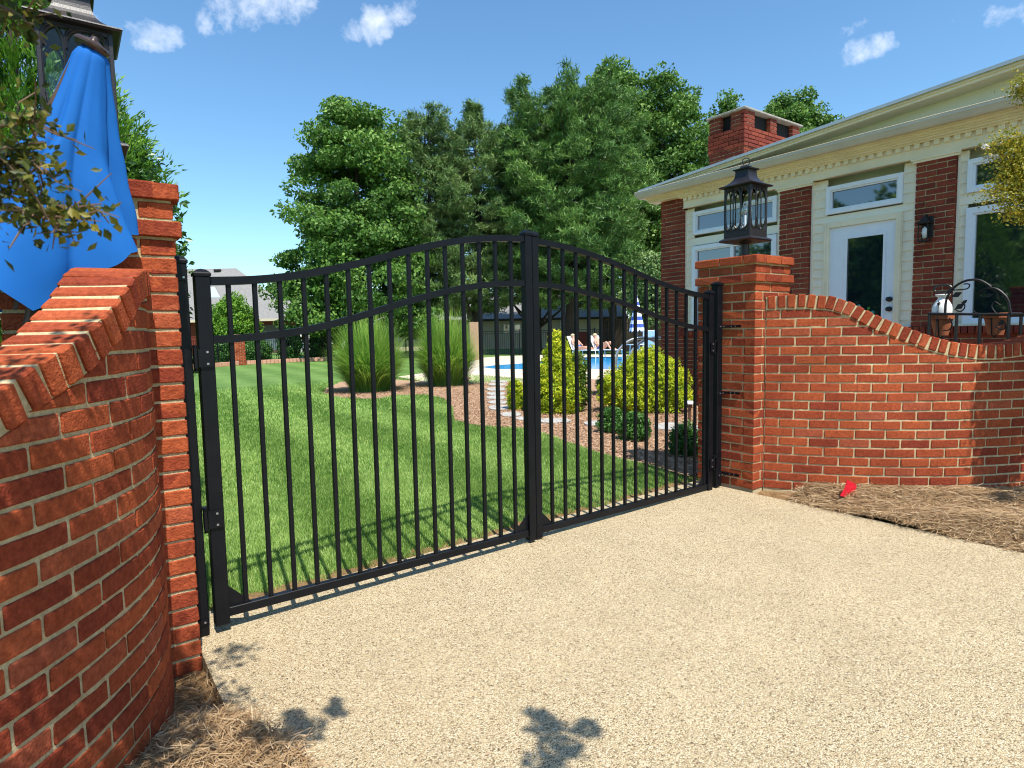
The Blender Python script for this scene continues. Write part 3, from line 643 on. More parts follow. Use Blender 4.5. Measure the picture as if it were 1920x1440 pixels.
def leaf(label, xh, wh, xm, wm, top, mid, xs_, zb, yy, hinge_side):
    root = thing('gate_leaf', label, 'gate', (xh, yy, 0), 'the two leaves of the driveway gate')
    zh = 1.628; zm = 1.955
    for nm, x, s, zt in (('hinge_stile', xh, wh, zh), ('meeting_stile', xm, wm, zm)):
        mb = MB(); rbox(mb, (x, yy, (zt+zb-.03)/2), XA, (s/2, s/2, (zt-zb+.03)/2), .003, 0); p = mb.build(nm, 'black_metal', root)
        mb = MB(); post_cap(mb, x, yy, zt, s); mb.build('cap', 'black_metal', p)
    lo, hi = min(xh, xm), max(xh, xm); sl = wh/2 if xh < xm else wm/2; sr = wm/2 if xh < xm else wh/2
    for nm, P, h in (('top_rail', top, .038), ('middle_rail', mid, .036)):
        P = [(min(max(a, lo+sl-.002), hi-sr+.002), b_) for a, b_ in P]; mb = MB(); rail(mb, P, h, .038, yy); mb.build(nm, 'black_metal', root)
    mb = MB(); rbox(mb, ((lo+hi)/2, yy, zb+.022), XA, ((hi-lo)/2-sl, .019, .022), .003); mb.build('bottom_rail', 'black_metal', root)
    tx, tz = smooth_curve(top)
    for x in xs_:
        zt = float(np.interp(x, tx, tz))-.036; mb = MB(); rbox(mb, (x, yy, (zt+zb+.043)/2), XA, (.0105, .0105, (zt-zb-.043)/2), .0015); mb.build('picket', 'black_metal', root)
    for x, s in ((lo+sl, 1), (hi-sr, -1)):
        mb = MB(); z = zb+.044; V = [(x, yy-.004, z), (x+s*.105, yy-.004, z), (x, yy-.004, z+.105), (x, yy+.004, z), (x+s*.105, yy+.004, z), (x, yy+.004, z+.105)]
        mb.add(V, [[0, 1, 2], [3, 5, 4]]); mb.add(V, [[0, 3, 4, 1], [1, 4, 5, 2], [2, 5, 3, 0]]); mb.build('gusset', 'black_metal', root)
    for z in (1.255, .50) if hinge_side < 0 else (1.19, .22):
        mb = MB(); x = xh-.012*hinge_side*-1; sx = -hinge_side
        obox(mb, (xh+hinge_side*.006, yy-.038, z), XA, (.032, .004, .042))
        obox(mb, (xh+hinge_side*.050, yy-.030, z), XA, (.006, .022, .045)); obox(mb, (xh+hinge_side*.044, yy+.0, z+.052), XA, (.022, .012, .006))
        tube(mb, [(xh+hinge_side*.048, yy-.030, z-.06), (xh+hinge_side*.048, yy-.030, z+.06)], .009, 10)
        hb = mb.build('hinge', 'black_metal', root)
        for dz in (-.027, .027): mb = MB(); tube(mb, [(xh, yy-.041, z+dz), (xh, yy-.046, z+dz)], .0055, 10); mb.build('screw', 'worn_steel', hb)
    return root
S0 = .1175
leaf('left black gate leaf, hung beside the near brick pillar, tallest at its meeting edge', -.113, .064, 1.768, .054, topL, midL, [S0*k for k in range(15)], .008, 0.0, -1)
leaf('right black gate leaf, hung beside the pillar with the lantern', 3.675, .056, 1.842, .050, topR, midR, [1.972+S0*k*.9985 for k in range(15)], .0, .021, 1)
# fixed posts strapped to the pillars
for nm, lab, x, y, s, z0_, z1_, bx_, zs in (('gate_post', 'black square gate post strapped to the pillar by the blue umbrella', -.198, .02, .056, -.06, 1.685, -.243, (1.62, .01)),
                                      ('gate_post', 'black square gate post strapped to the pillar under the lantern', 3.795, .03, .066, 0.0, 1.700, 3.903, (1.36, .80, .10))):
    root = thing(nm, lab, 'gate post', (x, y, z0_), 'fixed gate posts')
    mb = MB(); rbox(mb, (x, y, (z0_+z1_)/2), XA, (s/2, s/2, (z1_-z0_)/2), .003); mb.build('shaft', 'black_metal', root)
    mb = MB(); post_cap(mb, x, y, z1_, s); mb.build('cap', 'black_metal', root)
    for z in zs:
        mb = MB()
        if x < 0: obox(mb, (x-.01, y-s/2-.004, z), XA, (s/2+.004, .004, .013)); obox(mb, (x-s/2-.004, y-.0, z), XA, (.004, .03, .013)); sx_ = (x+.01,)
        else: obox(mb, ((x+bx_)/2+.06, y-s/2-.005, z), XA, ((bx_-x)/2+.02, .005, .009)); obox(mb, (bx_-.004, y-.07, z), XA, (.004, .085, .010)); sx_ = (x-.01, x+.03)
        br = mb.build('bracket', 'black_metal', root)
        for q in sx_: mb = MB(); tube(mb, [(q, y-s/2-.009, z), (q, y-s/2-.014, z)], .005, 8); mb.build('screw', 'worn_steel', br)
        if x > 0:
            for q in (-.03, -.07, -.11): mb = MB(); tube(mb, [(bx_-.009, y+q, z), (bx_-.015, y+q, z)], .005, 8); mb.build('screw', 'worn_steel', br)

# ================================================================== LANTERNS
def lantern(label, cx, cy, zp):
    root = thing('lantern', label, 'lantern', (cx, cy, zp), 'pillar lanterns'); M_ = 'bronze_metal'; s = .125
    zb = zp+.145; z1 = zb+.03; z2 = z1+.43
    mb = MB(); lathe(mb, (cx, cy, zp), [(0, 0), (.10, 0), (.10, .012), (.06, .022), (.036, .03), (.036, .125), (.055, .138), (.055, .145)], 20); mb.build('neck', M_, root)
    mb = MB(); lathe(mb, (cx, cy, zb), [(0, 0), (.150, .0), (.156, .010), (.150, .020), (.13, .032), (0, .034)], sq=True); mb.build('base_plate', M_, root)
    mb = MB()
    for a in (-1, 1):
        for b_ in (-1, 1): rbox(mb, (cx+a*(s-.007), cy+b_*(s-.007), (z1+z2)/2), XA, (.008, .008, (z2-z1)/2), .002)
    box(mb, (cx-s, cy-s, z1-.002), (cx+s, cy-s+.006, z1+.062)); box(mb, (cx-s, cy+s-.006, z1-.002), (cx+s, cy+s, z1+.062))
    box(mb, (cx-s, cy-s+.006, z1-.002), (cx-s+.006, cy+s-.006, z1+.062)); box(mb, (cx+s-.006, cy-s+.006, z1-.002), (cx+s, cy+s-.006, z1+.062))
    for a, b_, ax in ((0, -1, 0), (0, 1, 0), (-1, 0, 1), (1, 0, 1)):
        U = np.array([1, 0, 0.]) if ax == 0 else np.array([0, 1., 0]); off = np.array([cx+a*(s-.003), cy+b_*(s-.003), 0]); Wd = 2*(s-.014)
        obox(mb, off+np.array([0, 0, z2-.010]), (U, np.cross(U, (0, 0, 1)), (0, 0, 1)), (s-.012, .003, .012))
        def arc(c0, wdt, zs, zt, flip):
            pts = []
            for q in np.linspace(0, 1, 12):      # pointed arch: two quarter curves
                if q <= .5: u = -wdt/2*(1-(q*2)**1.9); v = math.sin(q*PI)**.8
                else: u = wdt/2*(1-((1-q)*2)**1.9); v = math.sin(q*PI)**.8
                pts.append(off+U*(c0+u)+np.array([0, 0, zs+(zt-zs)*v]))
            tube(mb, pts, .0058, 5, cap=False)
        for k in (-1, 0, 1): arc(k*Wd/3, Wd/3-.001, z2-.115, z2-.018, 0); arc(k*Wd/3, Wd/3-.001, z1+.165, z1+.066, 1)
        for k in (-1, 0): arc((k+.5)*Wd/3, Wd*.62, z2-.10, z2-.016, 0); arc((k+.5)*Wd/3, Wd*.62, z1+.15, z1+.064, 1)
        for k in (-.5, .5): tube(mb, [off+U*k*Wd/3+np.array([0, 0, z1+.16]), off+U*k*Wd/3+np.array([0, 0, z2-.11])], .0056, 5)
        for k in (-1.47, 1.47): tube(mb, [off+U*k*Wd/3+np.array([0, 0, z1+.06]), off+U*k*Wd/3+np.array([0, 0, z2-.01])], .0038, 5)
    mb.build('cage', M_, root)
    mb = MB(); q = s-.012
    for (a, b_, c_, d_) in ((-q, -q, q, -q), (q, -q, q, q), (q, q, -q, q), (-q, q, -q, -q)):
        mb.add([(cx+a, cy+b_, z1+.01), (cx+c_, cy+d_, z1+.01), (cx+c_, cy+d_, z2-.01), (cx+a, cy+b_, z2-.01)], [[0, 1, 2, 3]])
    mb.build('glass', 'lantern_glass', root)
    mb = MB(); H = .130; P_ = [(.0, -.006), (s-.01, -.006), (.152, -.004), (.160, .004), (.157, .010)]
    for q in np.linspace(.08, 1, 10): P_.append((.155*(1-q)+.062*q-.034*math.sin(q*PI)*.9, .010+H*(q**1.35)))
    P_ += [(.075, H+.012), (.078, H+.022), (.04, H+.028), (.03, H+.05), (.012, H+.055), (0, H+.06)]
    lathe(mb, (cx, cy, z2), P_, sq=True); rf = mb.build('roof', M_, root)
    mb = MB(); zc = z2+H+.085; pts = [(cx+.030*math.cos(q)*.707, cy-.030*math.cos(q)*.707, zc+.032*math.sin(q)) for q in np.linspace(0, 2*PI, 22)]
    tube(mb, pts, .0042, 6, cap=False); mb.build('ring', M_, rf)
    for dx, dy in ((-.035, -.02), (.035, -.02), (0, .04)):
        mb = MB(); tube(mb, [(cx+dx, cy+dy, z1+.02), (cx+dx, cy+dy, z1+.19)], .011, 10); cs = mb.build('candle_sleeve', 'white_vinyl', root)
        mb = MB(); lathe(mb, (cx+dx, cy+dy, z1+.19), [(.008, 0), (.014, .012), (.026, .035), (.027, .055), (.016, .085), (.004, .105), (0, .108)], 14); mb.build('bulb', 'bulb_glass', cs, smooth=True)
    return root
lantern('black lantern on the pillar right of the gate, in front of the house windows', 4.160, .015, 26*CH)
lantern('black lantern on the near pillar, half hidden by the blue umbrella', -.528, .015, 28*CH-.1083)

# ================================================================== HOUSE (pavilion with pediment)
house = thing('house', 'cream and brick pavilion with white framed windows beside the pool', 'house', (8.2, 0, 0))
XW, XS = 8.20, 8.285        # pilaster face, siding face
YN, YSO = 4.37, -7.0
def part(nm, mb, m_, par=house, **k): return mb.build(nm, m_, par, **k)
# brick base and pilasters of real bricks
def hbrick(org, U, Nn, L, z0_, n, mb, thick=.09, start=0):
    lay(mb, org, U, Nn, L, z0_, n, thick=thick, start=start)
mb = MB(); hbrick((XW+.03, YN-.4, -.1), (0, -1, 0), (-1, 0, 0), YN-.4+3.4, -.1, 18, mb)
box(mb, (XW+.043, YSO, -.2), (XW+.20, YN-.4, 1.235), 1)
rb = 0; y = YN-.45
while y > -3.2:   # rowlock sill course
    if not (.40 < y < 1.48):
        rbox(mb, (XW+.035, y, 1.275), ((0, 1, 0), (0, 0, 1), (1, 0, 0)), (.031, .045, .06), .004, 0, jit=.001)
    y -= .0745
box(mb, (XW+.045, -3.3, 1.2), (XW+.2, YN-.4, 1.318), 1)
part('base_wall', mb, ['house_brick', 'mortar'])
for (ya, yb, zt, xo) in ((4.375, 3.875, 3.73, 0), (2.095, 1.635, 3.36, 0), (.262, -.17, 3.36, 0), (-2.1, -2.55, 3.36, 0)):
    mb = MB(); n = int((zt+.1)/CH)+1
    hbrick((XW, ya, -.1), (0, -1, 0), (-1, 0, 0), ya-yb, -.1, n, mb, start=.0); hbrick((XW, yb, -.1), (1, 0, 0), (0, -1, 0), .11, -.1, n, mb, thick=.08)
    box(mb, (XW+.011, yb+.011, -.2), (XW+.30, ya-.011, -.1+n*CH), 1)
    if ya > 4: hbrick((XW+2.5, ya, -.1), (-1, 0, 0), (0, 1, 0), 2.5, -.1, n, mb)
    part('pilaster', mb, ['house_brick', 'mortar'])
# body behind (side and back walls)
mb = MB(); box(mb, (XW+.31, YSO, -.2), (XW+7, YN-.05, 3.55), 0); part('wall_core', mb, 'siding')
# lap siding between pilasters, with openings cut out
def siding(y0_, y1_, z0_, z1_, holes):
    mb = MB(); h = .128; z = z1_
    while z > z0_+.01:
        zb_ = max(z-h, z0_)
        segs = [(y0_, y1_)]
        for (a, b_, c_, d_) in holes:
            if zb_+.004 < d_ and z-.004 > c_:
                new = []
                for (p, q) in segs:
                    if b_ <= p or a >= q: new.append((p, q)); continue
                    if a > p: new.append((p, a))
                    if b_ < q: new.append((b_, q))
                segs = new
        for (p, q) in segs:
            V = [(XS-.012, p, zb_), (XS-.012, q, zb_), (XS+.001, q, z), (XS+.001, p, z), (XS+.02, p, zb_), (XS+.02, q, zb_), (XS+.02, q, z), (XS+.02, p, z)]
            mb.add(V, [[0, 1, 2, 3][::-1], [0, 4, 5, 1][::-1], [0, 3, 7, 4], [1, 5, 6, 2], [3, 2, 6, 7]])
        z -= h
    return mb
HOL = {}
bays = [((2.10, 3.87), [(2.17, 3.71, 2.955, 3.345), (2.17, 3.73, 1.30, 2.765)]), ((.27, 1.63), [(.43, 1.42, 2.925, 3.31), (.42, 1.445, .3, 2.815)]), ((-2.1, -.175), [(-1.9, -.275, 2.91, 3.30), (-1.9, -.28, 1.32, 2.73)])]
for (y0_, y1_), hs in bays:
    if y0_ == .27:      # door bay: a strip each side of the door and the field above it
        part('siding', siding(.27, .42, 1.30, 2.815, []), 'siding'); part('siding', siding(1.445, 1.63, 1.30, 2.815, []), 'siding'); part('siding', siding(.27, 1.63, 2.815, 3.42, hs[:1]), 'siding')
    else: part('siding', siding(y0_, y1_, 1.30, 3.42, hs), 'siding')
mb = MB(); box(mb, (XS-.03, .27, .3), (XS-.0, .42, 1.30)); part('siding', siding(1.445, 1.63, .5, 1.30, [(.42, 1.445, .3, 2.815)]), 'siding')
# corner strips beside pilasters
for y in (2.115, 1.615, .282, -.19, 3.86): mb = MB(); box(mb, (XS-.035, y-.016, 1.3), (XS-.002, y+.016, 3.40)); part('corner_trim', mb, 'siding')
def window(y0_, y1_, z0_, z1_, fw=.055, rows=None, mull=None, x=XS):
    mb = MB(); xf = x-.045
    for (a, b_, c_, d_) in ((y0_, y1_, z0_, z0_+fw), (y0_, y1_, z1_-fw, z1_), (y0_, y0_+fw, z0_+fw, z1_-fw), (y1_-fw, y1_, z0_+fw, z1_-fw)): box(mb, (xf, a, c_), (x+.03, b_, d_))
    q = fw; 
    for (a, b_, c_, d_) in ((y0_+q, y1_-q, z0_+q, z0_+q+.022), (y0_+q, y1_-q, z1_-q-.022, z1_-q), (y0_+q, y0_+q+.022, z0_+q+.022, z1_-q-.022), (y1_-q-.022, y1_-q, z0_+q+.022, z1_-q-.022)): box(mb, (xf+.018, a, c_), (x+.03, b_, d_))
    if mull: box(mb, (xf+.014, mull-.028, z0_+fw), (x+.03, mull+.028, z1_-fw))
    wf = part('window', mb, 'white_vinyl'); mb = MB(); e = fw+.022
    box(mb, (x+.004, y0_+e-.003, z0_+e-.003), (x+.010, y1_-e+.003, z1_-e+.003)); part('pane', mb, 'dark_glass', par=wf); return wf
window(2.17, 3.71, 2.955, 3.345); window(.43, 1.42, 2.925, 3.31); window(-1.9, -.275, 2.91, 3.30)
window(2.17, 3.73, 1.30, 2.765, fw=.07, mull=2.95); window(-1.9, -.28, 1.32, 2.73, fw=.07)
mb = MB(); box(mb, (XW+.01, -1.95, 1.318), (XS+.02, -.2, 1.348)); part('window_sill', mb, 'cream_trim'); mb = MB(); box(mb, (XW+.01, 2.1, 1.318), (XS+.02, 3.8, 1.338)); part('window_sill', mb, 'cream_trim')
# door
mb = MB()
for (a, b_, c_, d_) in ((.42, .50, .5, 2.815), (1.365, 1.445, .5, 2.815), (.50, 1.365, 2.735, 2.815)): box(mb, (XS-.035, a, c_), (XS+.02, b_, d_)); 
for (a, b_, c_, d_) in ((.435, .455, .5, 2.80), (1.41, 1.43, .5, 2.80)): box(mb, (XS-.045, a, c_), (XS-.034, b_, d_))
part('door_frame', mb, 'cream_trim')
mb = MB()
for (a, b_, c_, d_) in ((.50, .645, .55, 2.733), (1.13, 1.365, .55, 2.733), (.645, 1.13, 2.565, 2.733), (.645, 1.13, .55, .80)): box(mb, (XS-.004, a, c_), (XS+.03, b_, d_))
for (a, b_, c_, d_) in ((.625, .655, .79, 2.585), (1.12, 1.15, .79, 2.585), (.655, 1.12, 2.555, 2.585), (.655, 1.12, .79, .82)): box(mb, (XS-.014, a, c_), (XS-.003, b_, d_))
dr = part('door', mb, 'white_vinyl')
mb = MB(); box(mb, (XS+.006, .64, .80), (XS+.012, 1.135, 2.57)); part('pane', mb, 'dark_glass', par=dr)
for z in (1.69, 1.56):
    mb = MB(); lathe(mb, (XS-.003, .555, z), [(0, 0), (.035, 0), (.035, .010), (.018, .016), (.018, .035), (.030, .045), (.030, .06), (0, .068)], 16, axis=(-1, 0, 0)); part('knob', mb, 'iron', par=dr, smooth=False)
MATS['teal_glass'] = mat('teal_glass', (.03, .28, .26), .2); MATS['green_glass'] = mat('green_glass', (.05, .25, .04), .2)
sc2 = thing('suncatcher', 'teal and green stained glass ornament in the lower part of the door pane', 'suncatcher', (XS-.003, .86, 1.5))
for k, (dy, dz, a, b_, c_) in enumerate(((.09, .06, .05, .03, 'teal_glass'), (.05, .0, .03, .05, 'teal_glass'), (-.04, .03, .03, .06, 'green_glass'), (-.09, -.03, .045, .03, 'teal_glass'), (-.03, -.06, .03, .03, 'teal_glass'))):
    mb = MB(); lathe(mb, (XS-.001, .86+dy, 1.55+dz), [(0, 0), (a*.6, 0), (a*.6, .004), (0, .005)], 10, axis=(-1, 0, 0)); mb.build('glass_piece', c_, sc2)
# entablature
mb = MB(); box(mb, (XW-.02, YSO, 3.435), (XS+.05, 3.86, 3.60)); 
box(mb, (XW-.03, YSO, 3.425), (XW+.0, 3.87, 3.437)); part('frieze', mb, 'cream_trim')
for (a, b_) in ((2.135, 1.595), (.302, -.21), (-2.06, -2.59)): 
    mb = MB(); box(mb, (XW-.012, b_, 3.372), (XS+.02, a, 3.424)); box(mb, (XW-.03, b_-.015, 3.40), (XW-.012, a+.015, 3.424)); part('pilaster_cap', mb, 'cream_trim')
y = 3.84
while y > -3.2: mb = MB(); box(mb, (XW-.055, y-.062, 3.545), (XW-.02, y, 3.602)); part('dentil', mb, 'cream_trim'); y -= .108
mb = MB()
for (x, z0_, z1_) in ((XW-.075, 3.602, 3.625), (XW-.115, 3.622, 3.648), (XW-.15, 3.646, 3.668), (XW-.20, 3.664, 3.690)): box(mb, (x, YSO, z0_), (XW+.1, 3.93 if x > XW-.1 else 4.55, z1_))
part('crown_moulding', mb, 'cream_trim')
XG = 7.86
mb = MB(); box(mb, (XG+.075, YSO, 3.688), (XW+.1, 4.60, 3.705)); box(mb, (XW-.05, 4.376, 3.68), (XW+3, 4.62, 3.70)); part('soffit', mb, 'cream_trim')
# K-style gutter profile swept along the eave, returning round the corner
pr = [(.10, .0), (.02, .0), (.005, .02), (-.012, .06), (-.022, .075), (-.022, .105), (-.028, .112), (-.020, .118), (-.012, .106), (.10, .106)]
mb = MB(); V = []
for (y, kx) in ((YSO, 0), (4.66, 0)):
    for (a, b_) in pr: V.append((XG+a, y-a*(1 if y > 0 else 0), 3.695+b_))
grid(mb, V, 2, len(pr)); V = []
for i in (0, 1):
    for (a, b_) in pr: V.append(((XG+a) if i == 0 else XG+4, 4.66-a, 3.695+b_))
grid(mb, V, 2, len(pr)); part('gutter', mb, 'gutter_paint')
# low pitched pediment: tympanum, raking soffit, rake board and metal edge
SLP = .066
def rz(y): return 3.80+(4.62-y)*SLP
mb = MB(); V = [(XW-.02, 4.55, 3.69), (XW-.02, YSO, 3.69), (XW-.02, YSO, rz(YSO)-.05), (XW-.02, 4.55, 3.79)]; mb.add(V, [[3, 2, 1, 0]]); part('pediment', mb, 'siding')
mb = MB(); ya, yb = 4.60, YSO
def rk(x0_, x1_, za, zb_, mi=0):   # sloping board from ya to yb
    V = []
    for y in (ya, yb):
        for (x, z) in ((x0_, za), (x1_, za), (x1_, zb_), (x0_, zb_)): V.append((x, y, rz(y)+z))
    grid(mb, V, 2, 4, mi, wrap=True)
rk(XG+.07, XW-.02, -.060, -.045); rk(XG+.04, XG+.07, -.062, .02); rk(XG+.015, XG+.04, -.03, .018)
part('rake_board', mb, 'cream_trim')
mb = MB(); rk(XG-.012, XG+.07, .022, .030); rk(XG-.020, XG-.012, -.006, .034); rk(XG+.012, XG+.10, .030, .046); part('rake_edge', mb, 'metal_edge')
mb = MB(); V = []
for y in (ya, yb): V += [(XG+.04, y, rz(y)+.03), (XG+9, y, rz(y)+.032)]
grid(mb, V, 2, 2); mb.add([(XG+.04, ya, 3.81), (XG+9, ya, 3.81), (XG+9, ya, 3.70), (XG+.04, ya, 3.70)], [[0, 1, 2, 3]]); rf = part('roof', mb, 'roof_shingle')
# chimney
cx0, cx1, cy1, cy0 = 10.0, 11.95, 3.9, 4.68
chm = house
mb = MB(); zt = 5.46; n = 26; z0_ = zt-n*CH
for (org, U, Nn, L) in (((cx0, cy1), (1, 0, 0), (0, -1, 0), cx1-cx0), ((cx0, cy0), (0, -1, 0), (-1, 0, 0), cy0-cy1)):
    lay(mb, (*org, z0_), U, Nn, L, z0_, n-4, proud=lambda k: .02 if k >= n-9 else 0)
i_ = .012; box(mb, (cx0+i_, cy1+i_, z0_-.3), (cx1-i_, cy0-i_, zt-4*CH), 1)
# openings zone: brick legs between black voids
legs = [(cx0, cx0+.34), (cx0+.88, cx0+1.10), (cx1-.26, cx1)]
for (a, b_) in legs: lay(mb, (a-.0, cy1, zt-4*CH), (1, 0, 0), (0, -1, 0), b_-a, zt-4*CH, 4, proud=lambda k: .0); box(mb, (a+.01, cy1+.01, zt-4*CH), (b_-.01, cy1+.09, zt), 1)
for (a, b_) in ((cy0, cy0-.26), (cy1+.30, cy1)): lay(mb, (cx0, a, zt-4*CH), (0, -1, 0), (-1, 0, 0), a-b_, zt-4*CH, 4); box(mb, (cx0+.01, b_+.01, zt-4*CH), (cx0+.09, a-.01, zt), 1)
box(mb, (cx0+.1, cy1+.1, zt-4*CH), (cx1-.02, cy0-.02, zt), 2)
cb = part('chimney', mb, ['house_brick', 'mortar', 'black_void'])
mb = MB(); rbox(mb, ((cx0+cx1)/2, (cy0+cy1)/2, zt+.02), XA, ((cx1-cx0)/2+.05, (cy0-cy1)/2+.05, .02), .008); part('chimney_cap', mb, 'chimney_cap', par=cb)
# wall sconce
sc_ = thing('wall_sconce', 'small black wall lamp on the brick pilaster between door and big window', 'wall lamp', (XW, .10, 2.35))
y = .10
mb = MB(); rbox(mb, (XW-.012, y, 2.56), XA, (.012, .055, .13), .004); mb.build('back_plate', 'iron', sc_)
mb = MB(); tube(mb, [(XW-.02, y, 2.64), (XW-.07, y, 2.70), (XW-.11, y, 2.70), (XW-.115, y, 2.66)], .010, 8); mb.build('arm', 'iron', sc_)
mb = MB(); cxx = XW-.115
for a in (-1, 1):
    for b_ in (-1, 1): rbox(mb, (cxx+a*.05, y+b_*.05, 2.49), XA, (.006, .006, .105), .001)
box(mb, (cxx-.06, y-.06, 2.372), (cxx+.06, y+.06, 2.388)); lathe(mb, (cxx, y, 2.59), [(.07, 0), (.072, .01), (.045, .035), (.03, .06), (.03, .075), (0, .085)], sq=True); mb.build('cage', 'iron', sc_)
mb = MB(); lathe(mb, (cxx, y, 2.39), [(.0, .02), (.02, .03), (.032, .09), (.026, .14), (.0, .17)], 12); mb.build('bulb', 'white_plastic', sc_, smooth=True)

# ================================================================== PLANT STAND, POTS, SPRAYER
XP = 6.2
ps = thing('plant_stand', 'black wrought iron stand with arched leafy back in front of the big house window', 'plant stand', (XP, -.98, 0))
def yz(px, py): q = pX(px, py, XP); return (XP, q[1], q[2])
def cr(P, n=24):      # Catmull-Rom through points
    P = np.array(P, float); Q = np.vstack([2*P[0]-P[1], P, 2*P[-1]-P[-2]]); o = []
    for i in range(1, len(Q)-2):
        for t_ in np.linspace(0, 1, max(2, n//(len(P)-1)), endpoint=False):
            o.append(.5*((2*Q[i])+(-Q[i-1]+Q[i+1])*t_+(2*Q[i-1]-5*Q[i]+4*Q[i+1]-Q[i+2])*t_**2+(-Q[i-1]+3*Q[i]-3*Q[i+1]+Q[i+2])*t_**3))
    o.append(P[-1]); return o
for px in (1743, 1794, 1838, 1892):
    mb = MB(); a = yz(px, 590); tube(mb, [(XP, a[1], .04), (XP, a[1], a[2])], .014, 6); mb.build('leg', 'iron', ps)
mb = MB()
for dx in (0, .34):
    tube(mb, [(XP+dx, yz(1740, 587)[1], yz(1780, 587)[2]), (XP+dx, yz(1897, 587)[1], yz(1897, 590)[2])], .012, 6)
for px in (1743, 1892):
    a = yz(px, 588); tube(mb, [(XP, a[1], a[2]), (XP+.34, a[1], a[2])], .012, 6); tube(mb, [(XP+.34, a[1], .04), (XP+.34, a[1], a[2])], .014, 6)
mb.build('frame', 'iron', ps)
mb = MB()
tube(mb, cr([yz(*q) for q in ((1772, 588), (1775, 560), (1790, 538), (1812, 526), (1835, 525), (1852, 533), (1858, 538))]), .011, 7)
tube(mb, cr([yz(*q) for q in ((1855, 540), (1868, 542), (1880, 550), (1890, 563), (1895, 588))]), .011, 7); mb.build('arch', 'iron', ps)
mb = MB()
for P in (((1772, 552), (1782, 545), (1800, 543), (1814, 541), (1818, 534), (1812, 532), (1807, 533)), ((1790, 580), (1800, 584), (1808, 578), (1808, 570), (1803, 567)), ((1825, 582), (1830, 587), (1842, 588)),
          ((1835, 548), (1850, 540), (1866, 546), (1874, 560)), ((1868, 588), (1860, 575), (1866, 566), (1876, 572)), ((1876, 600), (1884, 606), (1884, 616), (1876, 618), (1866, 612)), ((1780, 596), (1785, 608), (1780, 618), (1768, 620))):
    mb = MB(); tube(mb, cr([yz(*q) for q in P]), .006, 5); mb.build('scroll', 'iron', ps)
for (a, b_) in (((1784, 557), (1804, 548)), ((1790, 580), (1809, 569)), ((1803, 570), (1814, 562)), ((1872, 612), (1882, 600)), ((1845, 556), (1862, 552))):
    p, q = np.array(yz(*a)), np.array(yz(*b_)); d = q-p; nn = np.array([0, -d[2], d[1]])*.28; m_ = p+d*.5
    mb = MB(); t3 = np.array([.004, 0, 0]); mb.add([p-t3, m_+nn-t3, q-t3, m_-nn-t3, p+t3, m_+nn+t3, q+t3, m_-nn+t3], BOXF); mb.build('leaf', 'iron', ps)
mb = MB()
for px in (1757, 1857):
    mb = MB(); a = yz(px, 586); c = np.array([XP+.12, a[1], 1.395]); tube(mb, [c+np.array([.094*math.cos(q), .094*math.sin(q), 0]) for q in np.linspace(0, 2*PI, 24)], .006, 5, cap=False); mb.V
    tube(mb, [(XP, a[1], 1.385), (XP+.03, a[1], 1.39)], .006, 5); tube(mb, [c+np.array([-.094, 0, 0]), c+np.array([-.06, 0, -.16]), c+np.array([0, 0, -.185]), c+np.array([.06, 0, -.16]), c+np.array([.094, 0, 0])], .005, 5); mb.build('pot_ring', 'iron', ps)
for px, lab in ((1757, 'terracotta pot holding the white sprayer on the iron stand'), (1860, 'empty terracotta pot on the right of the iron stand')):
    a = yz(px, 586); r_ = thing('plant_pot', lab, 'pot', (XP+.12, a[1], 1.23), 'terracotta pots')
    mb = MB(); lathe(mb, (XP+.12, a[1], 1.235), [(0, 0), (.058, 0), (.092, .158), (.086, .158), (.055, .012), (0, .012)], 28); mb.build('bowl', 'terracotta', r_, smooth=False)
    mb = MB(); lathe(mb, (XP+.12, a[1], 1.235), [(.0955, .155), (.106, .158), (.111, .205), (.100, .205), (.095, .16)], 28); mb.build('rim', 'terracotta', r_)
a = yz(1757, 586); q = np.array([XP+.12, a[1], 1.40]); sp_ = thing('garden_sprayer', 'white pump sprayer with black handle standing in the terracotta pot', 'sprayer', q)
mb = MB(); lathe(mb, q, [(0, -.02), (.075, -.015), (.082, .0), (.085, .09), (.078, .13), (.052, .175), (.040, .19), (.038, .205), (.060, .222), (.064, .235), (.05, .232), (.02, .215), (0, .215)], 28); mb.build('tank', 'white_plastic', sp_, smooth=True)
mb = MB(); tube(mb, [q+[0, 0, .20], q+[0, 0, .26]], .014, 8); tube(mb, cr([q+[0, .012, .255], q+[0, .06, .265], q+[0, .075, .295], q+[0, .05, .318], q+[0, 0, .325], q+[0, -.05, .315], q+[0, -.072, .292], q+[0, -.055, .265], q+[0, -.01, .255]], 40), .011, 8, cap=False); mb.build('pump_handle', 'black_plastic', sp_)
mb = MB(); tube(mb, cr([q+[-.09, .0, .17], q+[-.095, 0, .12], q+[-.115, .0, -.05], q+[-.118, .01, -.25], q+[-.10, .0, -.40]]), .004, 6); tube(mb, [q+[-.075, 0, .15], q+[-.10, 0, .14]], .012, 6); mb.build('hose', 'black_plastic', sp_)

